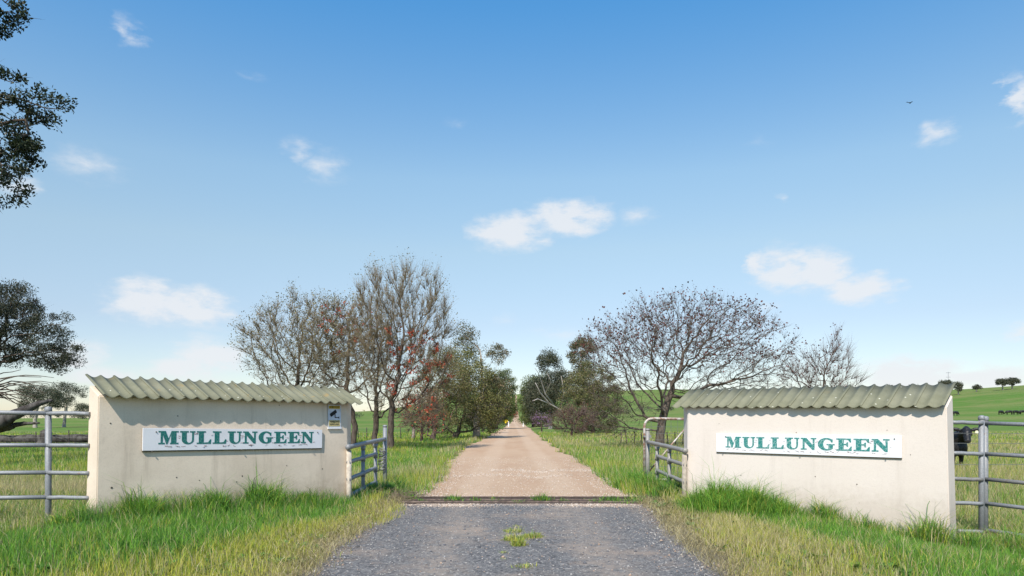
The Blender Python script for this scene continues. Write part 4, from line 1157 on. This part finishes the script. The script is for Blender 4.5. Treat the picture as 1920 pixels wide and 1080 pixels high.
wire_fence('old netting fence of close brown droppers right of the drive behind the gate', rp, .85, (.15, .35, .55, .75, .95), M['post_wood'], .03, lean=.12, seed=2)
wire_fence('sagging wire fence on thin posts under the bare trees left of the drive', [(PX(640 + 16 * k, 52), 52) for k in range(8)], .9, (.3, .6, .9), M['picket'], .035, seed=3)
wire_fence('barbed wire fence passing in front of the black calf', [(8.0, 17.1), (10.9, 17.5), (14.9, 18.0), (18.5, 18.4), (24, 19)], 1.22, (.28, .52, .73, .94), M['picket'], .03, seed=4, lean=.02)
bm = bmesh.new(); add_tube(bm, [(0, 0, -.2), (0.02, 0, .5), (.03, 0, 1.0)], [.14, .13, .12], 8)
for v in bm.verts: v.co += Vector((random.uniform(-.02, .02), random.uniform(-.02, .02), random.uniform(-.03, .03)))
o = from_bm('strainer_post', bm, M['bark_pale'], loc=gz(775, 52)); tag(o, 'short pale timber post standing in grass left of the drive', 'post')

# roadside markers far up the drive
M['white_paint'] = simple('white_paint', (0.75, 0.75, 0.74), .5)
for px, lab in ((953.5, 'white guide post on the left edge of the far drive'), (981, 'white guide post on the right edge of the far drive')):
    Y = 150; b = gz(px, Y); root = empty('guide_post', b)
    bm = bmesh.new(); add_box(bm, (0, 0, .6), (.22, .08, 1.3)); bmesh.ops.bevel(bm, geom=list(bm.edges), offset=.02, segments=1, affect='EDGES'); from_bm('post', bm, M['white_paint'], root)
    bm = bmesh.new(); add_box(bm, (0, -.046, 1.05), (.12, .012, .14)); from_bm('reflector', bm, simple('reflector', (.5, .06, .04), .3), root)
    tag(root, lab, 'post', 'guide posts on the drive')
b = gz(948, 145); root = empty('road_sign', b)
tube('post', [(0, 0, -.3), (0, 0, 1.6)], .04, M['galv'], root)
bm = bmesh.new(); add_box(bm, (0, 0, 0), (.75, .02, .75)); bmesh.ops.rotate(bm, verts=bm.verts, cent=(0, 0, 0), matrix=Matrix.Rotation(math.radians(45), 3, 'Y')); bmesh.ops.translate(bm, verts=bm.verts, vec=(0, -.05, 1.35))
from_bm('plate', bm, simple('sign_yellow', (.75, .52, .02), .4), root); tag(root, 'small yellow diamond road sign on the left of the far drive', 'sign')
# mast on the hill
b = gz(1778, 405); root = empty('mast', b); ht = PZ(697, 405) - b[2]
tube('pole', [(0, 0, -.5), (0, 0, ht)], [.22, .14], M['galv'], root, 6)
for k, zz in enumerate((ht - .6, ht - 3.2)):
    tube('crossbar', [(-1.3, 0, zz), (1.3, 0, zz)], .10, M['galv'], root, 5)
tag(root, 'thin mast with short crossbars on the hill beyond the right roof', 'mast')

# ------------------------------------------------------------------ black calf behind the right fence
def organic(name, blobs, caps, mat, voxel=0.022, smooth_it=6):
    """ellipsoids and tapered capsules fused into one continuous skin"""
    bm = bmesh.new()
    for (c, r, rot) in blobs:
        m = Matrix.Translation(c) @ rot.to_4x4() @ Matrix.Diagonal((*r, 1))
        bmesh.ops.create_uvsphere(bm, u_segments=20, v_segments=12, radius=1.0, matrix=m)
    for pts, rr in caps:
        n = len(pts); fine = []; fr = []
        for i in range(n - 1):
            for k in range(4):
                fine.append(Vector(pts[i]).lerp(Vector(pts[i + 1]), k / 4)); fr.append(rr[i] + (rr[i + 1] - rr[i]) * k / 4)
        fine.append(Vector(pts[-1])); fr.append(rr[-1])
        add_tube(bm, fine, fr, 14)
        for p, r in ((pts[0], rr[0]), (pts[-1], rr[-1])):
            bmesh.ops.create_uvsphere(bm, u_segments=14, v_segments=8, radius=r, matrix=Matrix.Translation(p))
    me = bpy.data.meshes.new(name); bm.to_mesh(me); bm.free()
    o = bpy.data.objects.new(name, me); C.objects.link(o)
    rm = o.modifiers.new('r', 'REMESH'); rm.mode = 'VOXEL'; rm.voxel_size = voxel; rm.use_smooth_shade = True
    sm = o.modifiers.new('s', 'SMOOTH'); sm.iterations = smooth_it; sm.factor = 0.5
    bpy.context.view_layer.update()
    me2 = bpy.data.meshes.new_from_object(o.evaluated_get(bpy.context.evaluated_depsgraph_get()))
    me2.name = name; bpy.data.objects.remove(o)
    me2.materials.clear(); me2.materials.append(mat)
    return me2
M['hide'] = simple('black_hide', (0.016, 0.0145, 0.0145), 0.42, 0, 0.5, 30, 0.5)
M['muzzle'] = simple('muzzle', (0.03, 0.026, 0.026), 0.35)
M['tagc'] = simple('ear_tag', (0.72, 0.68, 0.45), 0.5)
def calf():
    root = empty('calf', (13.12, 20.15, h1(13.12, 20.15) - .02), math.radians(-72)); root.scale = (1.08, 1.08, 1.08)
    I3 = Matrix.Identity(3); V = Vector
    hr = Matrix.Rotation(math.radians(-44), 4, 'Z'); pv = V((.24, 0, .9))
    def hd(p): return pv + (hr @ (V(p) - pv))
    hr3 = hr.to_3x3()
    blobs = [(V((-.08, 0, .70)), (.30, .24, .33), I3), (V((-.50, 0, .70)), (.50, .29, .33), I3), (V((-1.02, 0, .76)), (.30, .25, .28), I3),
             (V((.10, 0, .62)), (.18, .19, .24), I3), (V((-.05, 0, .90)), (.26, .12, .13), I3),
             (hd((.50, 0, 1.08)), (.13, .115, .12), hr3), (hd((.57, 0, 1.01)), (.13, .105, .12), hr3), (hd((.72, 0, .83)), (.085, .088, .075), hr3),
             (hd((.52, .10, 1.0)), (.07, .04, .07), hr3), (hd((.52, -.10, 1.0)), (.07, .04, .07), hr3), (hd((.47, 0, 1.17)), (.06, .06, .05), hr3)]
    for s_ in (-1, 1):
        er = hr3 @ Matrix.Rotation(math.radians(s_ * 12), 3, 'X')
        blobs.append((hd((.45, s_ * .22, 1.12)), (.035, .13, .062), er))
    caps = [([(-.02, 0, .84), (.2, 0, .93), hd((.46, 0, 1.05))], [.23, .17, .12]), ([hd((.52, 0, 1.04)), hd((.64, 0, .93)), hd((.74, 0, .83))], [.11, .09, .078])]
    for s_ in (-1, 1):
        caps.append(([(.0, s_ * .14, .62), (.02, s_ * .15, .36), (.0, s_ * .15, .10), (.02, s_ * .15, .03)], [.12, .062, .045, .058]))
        caps.append(([(-1.05, s_ * .14, .70), (-.98, s_ * .15, .46), (-1.14, s_ * .15, .34), (-1.10, s_ * .15, .10), (-1.08, s_ * .15, .03)], [.17, .10, .058, .045, .058]))
    caps.append(([(-1.30, 0, .88), (-1.36, 0, .6), (-1.34, 0, .3)], [.04, .025, .035]))
    body_o = link('body', organic('body', blobs, caps, M['hide']), None, root)
    for s_ in (-1, 1):
        bm = bmesh.new(); bmesh.ops.create_uvsphere(bm, u_segments=10, v_segments=6, radius=.018, matrix=Matrix.Translation(hd((.60, s_ * .098, 1.02))))
        from_bm('eye', bm, M['muzzle'], body_o, True)
    bm = bmesh.new(); bmesh.ops.create_uvsphere(bm, u_segments=14, v_segments=8, radius=1, matrix=Matrix.Translation(hd((.765, 0, .825))) @ hr @ Matrix.Diagonal((.045, .07, .055, 1)))
    from_bm('muzzle', bm, M['muzzle'], body_o, True)
    bm = bmesh.new(); c = hd((.49, .235, 1.055)); m = Matrix.Translation(c) @ hr @ Matrix.Rotation(.35, 4, 'X')
    vs_ = bmesh.ops.create_cube(bm, size=1, matrix=m @ Matrix.Diagonal((.008, .075, .075, 1)))
    bmesh.ops.bevel(bm, geom=list(bm.edges), offset=.012, segments=2, affect='EDGES')
    from_bm('ear_tag', bm, M['tagc'], body_o)
    tag(root, 'black calf with a pale ear tag looking out past the end of the cream wall', 'calf')
calf()
# far cattle on the hill: small but real bodies
FAR = {}
def far_cow(px, py_lab, Y, rz, lab):
    x = PX(px, Y); root = empty('cow', (x, Y, h1(x, Y)), rz)
    I3 = Matrix.Identity(3)
    me = FAR.get('me')
    if me is None:
        blobs = [(Vector((0, 0, 1.0)), (.85, .36, .40), I3), (Vector((-.6, 0, 1.05)), (.4, .34, .36), I3)]
        caps = [([(.6, 0, 1.1), (1.0, 0, .75), (1.25, 0, .35)], [.27, .2, .12])] + [([(a, b_, .8), (a, b_, .02)], [.14, .08]) for a in (.55, -.75) for b_ in (-.2, .2)]
        me = FAR['me'] = organic('far_cow_body', blobs, caps, M['hide'], .07, 3)
    link('body', me, None, root); tag(root, lab, 'cow', 'cattle grazing on the far hill')
for px, Y, rz_, lab in ((1792, 210, .2, 'dark cow grazing just past the roof end of the cream wall'), (1877, 215, .3, 'leftmost of the four dark cattle on the hill near the right edge'), (1892, 216, 2.9, 'second of the four dark cattle on the hill near the right edge'),
                        (1905, 214, .1, 'third of the four dark cattle on the hill near the right edge'), (1917, 218, 3.0, 'rightmost of the four dark cattle on the hill at the right edge')):
    far_cow(px, 0, Y, rz_, lab)
# bird high on the right
bpos = P(1706, 193, 60)
bm = bmesh.new()
def tri(*p): bm.faces.new([bm.verts.new(q) for q in p])
bmesh.ops.create_uvsphere(bm, u_segments=8, v_segments=6, radius=1, matrix=Matrix.Diagonal((.12, .05, .045, 1)))
for s_ in (-1, 1):
    vs_ = [bm.verts.new(q) for q in ((.06, s_ * .03, .02), (-.05, s_ * .03, .02), (-.10, s_ * .22, .08), (-.12, s_ * .30, .05), (.0, s_ * .2, .09))]; bm.faces.new(vs_)
    vs2 = [bm.verts.new(v.co + Vector((0, 0, -.012))) for v in vs_]; bm.faces.new(vs2[::-1])
    for k in range(5): bm.faces.new((vs_[k], vs_[(k + 1) % 5], vs2[(k + 1) % 5], vs2[k]))
o = from_bm('bird', bm, M['black'], loc=bpos); o.rotation_euler = (.3, .1, .6); tag(o, 'tiny dark bird flying high in the sky on the right', 'bird')

# ------------------------------------------------------------------ grass
G_BRIGHT = np.array([(.175, .36, .038), (.145, .31, .034), (.23, .39, .058), (.115, .26, .045)])
G_YEL = np.array([(.46, .45, .065), (.38, .42, .06), (.52, .46, .11), (.31, .38, .05)])
G_STRAW = np.array([(.52, .43, .23), (.44, .37, .18), (.58, .50, .29), (.36, .31, .14)])
G_DARK = np.array([(.075, .19, .03), (.095, .23, .045), (.07, .17, .045), (.12, .25, .075)])
def blades(p, h, w, lean, col, rg, simple_=False):
    n = len(p)
    th = rg.uniform(0, 2 * np.pi, n); a = np.stack([np.cos(th), np.sin(th), np.zeros(n)], -1)
    ph = rg.uniform(0, 2 * np.pi, n); l = np.stack([np.cos(ph), np.sin(ph), np.zeros(n)], -1) * (lean * rg.uniform(.2, 1.2, n))[:, None]
    up = np.array([0, 0, 1.0]); W2 = a * (w * .5)[:, None]
    tip = p + up * (h * (1 - .35 * lean))[:, None] + l * h[:, None]
    if simple_:
        V = np.stack([p - W2, p + W2, tip], 1); i = np.arange(n)[:, None] * 3
        return V.reshape(-1, 3), [i + np.array([[0, 1, 2]])], np.repeat(col, 3, 0)
    mid = p + up * (h * .58)[:, None] + l * (h * .33)[:, None]
    V = np.stack([p - W2, p + W2, mid + W2 * .75, mid - W2 * .75, tip], 1); i = np.arange(n)[:, None] * 5
    return V.reshape(-1, 3), [i + np.array([[0, 1, 2, 3]]), i + np.array([[3, 2, 4]])], np.repeat(col, 5, 0)
def pick(cols, n, rg): return cols[rg.integers(0, len(cols), n)] * (1 + rg.uniform(-.22, .22, (n, 1)))
def wall_d(x, y):
    """distance in front of (positive) each wall face, large when not alongside it"""
    out = []
    for o_, u, n_, L_ in ((LF, U_L, N_L, LL), (RF, U_R, N_R, RL)):
        dx, dy = x - o_.x, y - o_.y
        t = dx * u.x + dy * u.y; d = dx * n_.x + dy * n_.y
        out.append((t, d, L_))
    return out
def grass_band(y0, y1, n, wmin, rg, simple_):
    y = y0 + (y1 - y0) * rg.random(n); half = .80 * y + 2.0
    x = rg.uniform(-1, 1, n) * half
    keep = np.ones(n, bool)
    # off the road surfaces, out of the walls
    l = np.where(y < 12.0, seal_l(y) + wig(y, 3, .3), road_c(y) - road_w(y) + wig(y, 1, .35))
    r = np.where(y < 12.0, seal_r(y) + wig(y, 7, .3), road_c(y) + road_w(y) + wig(y, 5, .35))
    d = np.where(x < (l + r) / 2, l - x, x - r)
    nz = vnoise(x, y, .55, 31); nb = vnoise(x, y, 1.9, 32); nl = vnoise(x, y, 6.0, 33)
    keep &= d > -.16 + .34 * (nz - .45)
    keep &= rg.random(n) < np.clip(.22 + 1.3 * (d + (nz - .5) * .6), .05, 1)
    keep &= ~((y > 11.75) & (y < 12.95) & (np.abs(x - .2) < 2.45))
    (tl, dl, Ll), (tr, dr, Lr) = wall_d(x, y)
    keep &= ~((tl > -.03) & (tl < Ll + .03) & (dl < .03) & (dl > -.36))
    keep &= ~((tr > -.03) & (tr < Lr + .03) & (dr < .03) & (dr > -.36))
    # hidden ground straight behind the walls needs fewer blades
    x, y, d, nz, nb, nl, tl, dl, tr, dr = [v[keep] for v in (x, y, d, nz, nb, nl, tl, dl, tr, dr)]
    m = len(x)
    front = y < 12.2
    kw = np.clip((12.0 - y) / 5.0, .12, 1.0)
    left = x < 0
    width = np.where(left, .35 + 1.15 * kw, .55 + .95 * kw)
    yel = np.maximum(1 - sstep(.75, 1.55, (d + (nb - .5) * 1.2) / width), .14 * (nz > .6))
    straw = np.where(left, .10, .42) * yel + .05
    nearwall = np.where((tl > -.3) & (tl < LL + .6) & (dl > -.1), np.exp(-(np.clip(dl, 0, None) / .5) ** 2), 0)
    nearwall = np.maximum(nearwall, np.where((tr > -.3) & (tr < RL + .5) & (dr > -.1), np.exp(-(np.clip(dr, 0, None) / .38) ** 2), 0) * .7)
    h = .11 + .08 * nz + .05 * nb - .06 * np.exp(-np.clip(d, 0, None) / .25) + .22 * nearwall * (.4 + .9 * nz)
    # beyond the gateway
    beh = ~front
    pad_l = beh & (x < -3.2); pad_r = beh & (x > 3.4)
    dry = np.where(pad_l, sstep(20, 13, y) * .7 + .12, np.where(pad_r, .26 + .25 * (nl > .5), .16 + .30 * (nl > .52)))
    verge = beh & (np.abs(x) < 9)
    yel = np.where(beh, .22 + .4 * (nb > .55) , yel)
    straw = np.where(beh, dry, straw)
    h = np.where(beh, (.16 + .16 * nb + .10 * nz) * np.where(pad_l & (y > 16), .75, 1.0) * np.where(pad_r, .85, 1), h)
    # the paddock beyond the fences on both sides starts before the walls end
    outside = front & (((x < -5.3) & (dl < -.1)) | ((x > 5.9) & (dr < -.05)))
    h = np.where(outside, .18 + .14 * nz, h); straw = np.where(outside, .35, straw); yel = np.where(outside, .3, yel)
    u = rg.random(m)
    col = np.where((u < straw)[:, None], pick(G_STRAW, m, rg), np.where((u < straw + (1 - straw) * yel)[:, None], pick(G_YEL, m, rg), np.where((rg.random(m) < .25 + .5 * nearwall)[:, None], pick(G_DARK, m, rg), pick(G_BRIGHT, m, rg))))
    h = h * rg.uniform(.55, 1.25, m) * np.where(u < straw, 1.15, 1)
    w = np.full(m, wmin) * rg.uniform(.7, 1.4, m)
    p = np.stack([x, y, H(x, y) - .01], -1)
    return blades(p, h, w, np.full(m, .42), col, rg, simple_)
def tuft(cx, cy, rad, h, n, w, mix, rg, spread_out=.35):
    a = rg.uniform(0, 2 * np.pi, n); r = rad * np.sqrt(rg.random(n)) * rg.uniform(.6, 1.1, n)
    x = cx + r * np.cos(a); y = cy + r * np.sin(a)
    hh = h * (1.1 - .5 * (r / rad) ** 2) * rg.uniform(.5, 1.2, n) * np.where(rg.random(n) < .05, 1.5, 1.0) * (.45 + 1.0 * vnoise(x, y, .17, 41))
    u = rg.random(n); c = np.where((u < mix[0])[:, None], pick(G_BRIGHT, n, rg), np.where((u < mix[0] + mix[1])[:, None], pick(G_DARK, n, rg), np.where((u < mix[0] + mix[1] + mix[2])[:, None], pick(G_YEL, n, rg), pick(G_STRAW, n, rg))))
    ok = np.ones(n, bool)
    for t, d, L_ in wall_d(x, y): ok &= ~((t > -.02) & (t < L_ + .02) & (d < .035) & (d > -.4))
    p = np.stack([x, y, np.maximum(H(x, y), 0) * 1.0 + np.minimum(H(x, y), 0) - .01], -1)
    return blades(p[ok], hh[ok], np.full(ok.sum(), w) * rg.uniform(.7, 1.4, ok.sum()), np.full(ok.sum(), spread_out * 2), c[ok], rg)
def assemble(name, chunks, mat, label, cat):
    V = []; K = []; groups = {}; b = 0
    for v, polys, c in chunks:
        for q in polys: groups.setdefault(q.shape[1], []).append(q + b)
        V.append(v); K.append(c); b += len(v)
    o = link(name, np_mesh(name, np.concatenate(V), [np.concatenate(groups[k]) for k in sorted(groups)], np.concatenate(K)), mat)
    tag(o, label, cat, kind='stuff'); return o
rgG = np.random.default_rng(99)
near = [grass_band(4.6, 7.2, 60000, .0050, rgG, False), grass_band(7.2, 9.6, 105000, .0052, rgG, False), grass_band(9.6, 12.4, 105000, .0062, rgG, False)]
near.append(grass_band(12.4, 18, 120000, .010, rgG, True))
far_g = [grass_band(18, 27, 130000, .016, rgG, True), grass_band(27, 42, 130000, .026, rgG, True), grass_band(42, 80, 130000, .045, rgG, True)]
assemble('verge_grass', near, M['grass'], 'green and yellowing grass on the verges around the gateway walls', 'grass')
assemble('paddock_grass', far_g, M['grass'], 'long green grass along the drive and in the paddocks beyond', 'grass')
T = []
for (cx, cy, rad, h, n, w, mix) in [
        (3.32, 10.6, .72, .52, 6500, .0065, (.80, .10, .10)), (3.80, 10.3, .56, .42, 3200, .0062, (.75, .10, .12)), (4.66, 10.2, .24, .50, 500, .007, (.65, .15, .12)), (5.05, 9.7, .25, .26, 600, .007, (.5, .3, .1)),
        (5.62, 9.2, .32, .52, 800, .007, (.6, .1, .2)), (4.1, 10.75, .3, .2, 500, .007, (.3, .2, .3)), (6.1, 9.0, .35, .34, 900, .007, (.6, .2, .1)), (6.7, 9.0, .4, .3, 900, .007, (.6, .2, .1)),
        (2.95, 12.6, .45, .42, 1600, .009, (.35, .55, .05)), (2.75, 13.6, .4, .40, 1500, .010, (.75, .2, .05)), (2.6, 14.6, .45, .38, 1500, .010, (.8, .15, .05)), (3.0, 11.5, .3, .22, 700, .007, (.3, .2, .3)),
        (-2.35, 13.5, .28, .36, 800, .011, (.3, .65, .05)), (-2.75, 13.0, .3, .30, 800, .010, (.4, .5, .1)), (-2.3, 12.2, .2, .16, 350, .008, (.4, .2, .3)),
        (-4.9, 9.0, .35, .46, 1300, .0075, (.72, .18, .1)), (-4.3, 9.7, .30, .44, 1000, .0075, (.72, .18, .1)), (-3.75, 10.35, .34, .52, 1200, .0075, (.72, .18, .1)), (-3.3, 10.95, .25, .32, 700, .007, (.6, .3, .1)), (-5.5, 8.6, .35, .34, 1100, .0075, (.6, .3, .1)),
        (-2.95, 11.3, .22, .24, 500, .007, (.5, .2, .3))]:
    T.append(tuft(cx, cy, rad, h, n, w, mix, rgG))
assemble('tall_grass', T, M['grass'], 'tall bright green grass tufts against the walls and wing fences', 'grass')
Wd = []
for (cx, cy, rad, h, n) in [(.02, 8.25, .15, .15, 420), (.22, 8.45, .18, .12, 380), (.08, 7.9, .11, .15, 300), (-.08, 7.45, .07, .06, 90), (.12, 6.75, .16, .07, 200), (.0, 8.85, .16, .10, 220), (.32, 8.1, .06, .04, 60), (.1, 9.3, .10, .06, 90), (-.1, 7.1, .08, .05, 60), (.05, 6.3, .1, .05, 80), (.2, 6.0, .12, .05, 80)]:
    Wd.append(tuft(cx, cy, rad, h, n, .005, (.15, .05, .62), rgG, .5))
for (cx, cy, rad, h, n) in [(-1.05, 12.3, .25, .16, 200), (-.6, 12.25, .16, .12, 110), (.55, 12.3, .22, .20, 240), (.95, 12.2, .12, .12, 90), (1.75, 12.25, .22, .15, 170), (2.2, 12.3, .25, .18, 220), (2.0, 12.0, .3, .14, 200), (1.5, 12.05, .2, .10, 110), (-1.9, 12.5, .25, .16, 160), (.1, 12.0, .15, .08, 70), (-.3, 12.35, .2, .10, 80), (-1.6, 12.2, .12, .1, 70), (1.3, 12.5, .1, .08, 40)]:
    Wd.append(tuft(cx, cy, rad, h, n, .008, (.55, .35, .1), rgG, .5))
assemble('weeds', Wd, M['grass'], 'weeds growing through the driveway and between the cattle grid rails', 'weeds')

# dry seed stalks standing above the verges
rgS = np.random.default_rng(5)
n = 900
y = rgS.uniform(5.5, 16, n); x = np.where(rgS.random(n) < .45, -1, 1) * rgS.uniform(2.3, 8.5, n)
ok = np.ones(n, bool)
for t, d_, L_ in wall_d(x, y): ok &= ~((t > -.1) & (t < L_ + .1) & (d_ < .05) & (d_ > -.5))
x, y = x[ok], y[ok]; n = len(x)
assemble('seed_stalks', [blades(np.stack([x, y, H(x, y)], -1), rgS.uniform(.22, .48, n), np.full(n, .004), np.full(n, .45), pick(G_STRAW, n, rgS), rgS)], M['grass'], 'thin dry seed stalks standing above the verge grass', 'grass')

# flattened dead stems and leaf litter along the edges of the sealed drive
n = 9000; y = rgS.uniform(5, 12.6, n); sd = rgS.random(n) < .5
d_ = rgS.gamma(2.0, .20, n) - .12; x = np.where(sd, seal_l(y) - d_, seal_r(y) + d_)
assemble('dead_stems', [blades(np.stack([x, y, np.maximum(H(x, y), .014) + .004], -1), rgS.uniform(.05, .20, n), rgS.uniform(.003, .007, n), np.full(n, 2.4), np.where((rgS.random(n) < .6)[:, None], pick(G_STRAW, n, rgS), pick(G_STRAW * .55, n, rgS)), rgS)], M['grass'], 'flattened dead stems and litter along the driveway edges', 'litter')
# low broad-leaved weeds among the grass
def rosettes(n, rg):
    y = rg.uniform(5.5, 13, n); sd = rg.random(n) < .5; d_ = rg.gamma(2.0, .55, n) + .05; x = np.where(sd, -2.05 - d_, 2.2 + d_)
    ok = np.ones(n, bool)
    for t, dd, L_ in wall_d(x, y): ok &= ~((t > -.1) & (t < L_ + .1) & (dd < .08))
    x, y = x[ok], y[ok]; n = len(x); k = 9
    idx = np.repeat(np.arange(n), k); a = rg.uniform(0, 6.28, n * k); L_ = rg.uniform(.05, .14, n)[idx] * rg.uniform(.7, 1.2, n * k); up = rg.uniform(.15, .9, n * k)
    p = np.stack([x, y, H(x, y) + .03], -1)[idx]; d3 = np.stack([np.cos(a), np.sin(a), up], -1); d3 /= np.linalg.norm(d3, axis=1, keepdims=True)
    sdv = np.stack([-np.sin(a), np.cos(a), np.zeros(n * k)], -1) * (L_ * .22)[:, None]
    V = np.stack([p, p + d3 * (L_ * .55)[:, None] + sdv, p + d3 * L_[:, None] - np.array([0, 0, .02]), p + d3 * (L_ * .55)[:, None] - sdv], 1)
    c = np.repeat(pick(np.array([(.09, .20, .04), (.13, .25, .06), (.16, .22, .05)]), n, rg)[idx], 4, 0)
    return V.reshape(-1, 3), [np.arange(n * k)[:, None] * 4 + np.array([[0, 1, 2, 3]])], c
assemble('broadleaf_weeds', [rosettes(700, rgS)], M['grass'], 'low broad leaved weeds scattered through the verge grass', 'weeds')

# loose stones on the drive and the dirt road
def stones(name, x, y, z, r, cols, label, rg):
    n = len(x)
    base = np.array([(1, 0, 0), (0, 1, 0), (-1, 0, 0), (0, -1, 0), (0, 0, .7), (0, 0, -.5)], float)
    V = base[None] * rg.uniform(.6, 1.3, (n, 6, 1)); th = rg.uniform(0, 6.28, n); c, s_ = np.cos(th), np.sin(th)
    X = V[..., 0] * c[:, None] - V[..., 1] * s_[:, None]; Y_ = V[..., 0] * s_[:, None] + V[..., 1] * c[:, None]
    V = np.stack([X, Y_, V[..., 2]], -1) * r[:, None, None] + np.stack([x, y, z + r * .15], -1)[:, None]
    F_ = np.array([(0, 1, 4), (1, 2, 4), (2, 3, 4), (3, 0, 4), (1, 0, 5), (2, 1, 5), (3, 2, 5), (0, 3, 5)])
    q = (np.arange(n)[:, None, None] * 6 + F_[None]).reshape(-1, 3)
    o = link(name, np_mesh(name, V.reshape(-1, 3), [q], np.repeat(pick(cols, n, rg), 6, 0)), M['stone']); tag(o, label, 'gravel', kind='stuff')
rgT = np.random.default_rng(12)
n = 11000; y = 5 + 6.8 * rgT.random(n) ** .9; l = seal_l(y); r = seal_r(y); f = rgT.random(n); edge = rgT.random(n) < .35
f = np.where(edge, np.where(rgT.random(n) < .5, rgT.normal(.02, .035, n), rgT.normal(.98, .035, n)), f)
x = l + (r - l) * f
GREY = np.array([(.17, .17, .18), (.24, .235, .235), (.10, .10, .11), (.32, .30, .28), (.46, .42, .38), (.13, .13, .14), (.38, .27, .2)])
stones('loose_gravel', x, y, np.full(n, .014), .0055 + .008 * rgT.random(n) ** 3 + .014 * (rgT.random(n) < .014), GREY, 'loose grey chippings scattered over the sealed driveway', rgT)
n = 9000; y = 12.95 + 14 * rgT.random(n) ** 1.6; c_ = road_c(y); w_ = road_w(y); f = np.clip(rgT.normal(0, .75, n), -1.06, 1.06); f = np.where(rgT.random(n) < .45, np.sign(f) * rgT.uniform(.75, 1.06, n), f)
x = c_ + w_ * f
# two windrows of pale gravel across the drive
wn = 1300; xw = np.concatenate([rgT.uniform(-2.1, 1.6, wn), rgT.uniform(-.6, 2.3, wn)]); yw = np.concatenate([17.6 + rgT.normal(0, .26, wn), 19.4 + rgT.normal(0, .30, wn)]) + (vnoise(xw, xw * 0, .7, 3) - .5) * .9
x = np.concatenate([x, xw]); y = np.concatenate([y, yw]); n = len(x)
TAN = np.array([(.55, .45, .36), (.46, .34, .25), (.62, .53, .45), (.36, .26, .19), (.5, .42, .35)])
stones('loose_gravel', x, y, np.full(n, .016), .006 + .012 * rgT.random(n) ** 2 + np.where(np.arange(n) >= 9000, .003, 0), TAN, 'pale loose gravel along the edges and windrows of the dirt road', rgT)
# spill of dirt against the cattle grid
n = 2200; x = np.concatenate([rgT.normal(-1.0, .42, n // 2), rgT.normal(1.35, .40, n - n // 2)]); y = 11.62 + rgT.normal(0, .14, n)
stones('loose_gravel', x, y, np.full(n, .014), .006 + .010 * rgT.random(n) ** 2, TAN, 'pale dirt and pebbles spilled on the near side of the cattle grid', rgT)
# twiggy litter at the left end of the grid
v, q, t, _ = twigs_geo(np.stack([rgT.uniform(-2.75, -1.75, 260), rgT.uniform(12.2, 13.0, 260), rgT.uniform(.01, .10, 260)], -1), rand_unit(260, rgT) * np.array([1, .6, .35]), rgT.uniform(.15, .45, 260), np.full(260, .006), rgT)
o = link('twig_litter', np_mesh('twig_litter', v, [q, t]), M['bark_twig']); tag(o, 'tangle of dead twigs at the left end of the cattle grid', 'litter', kind='stuff')
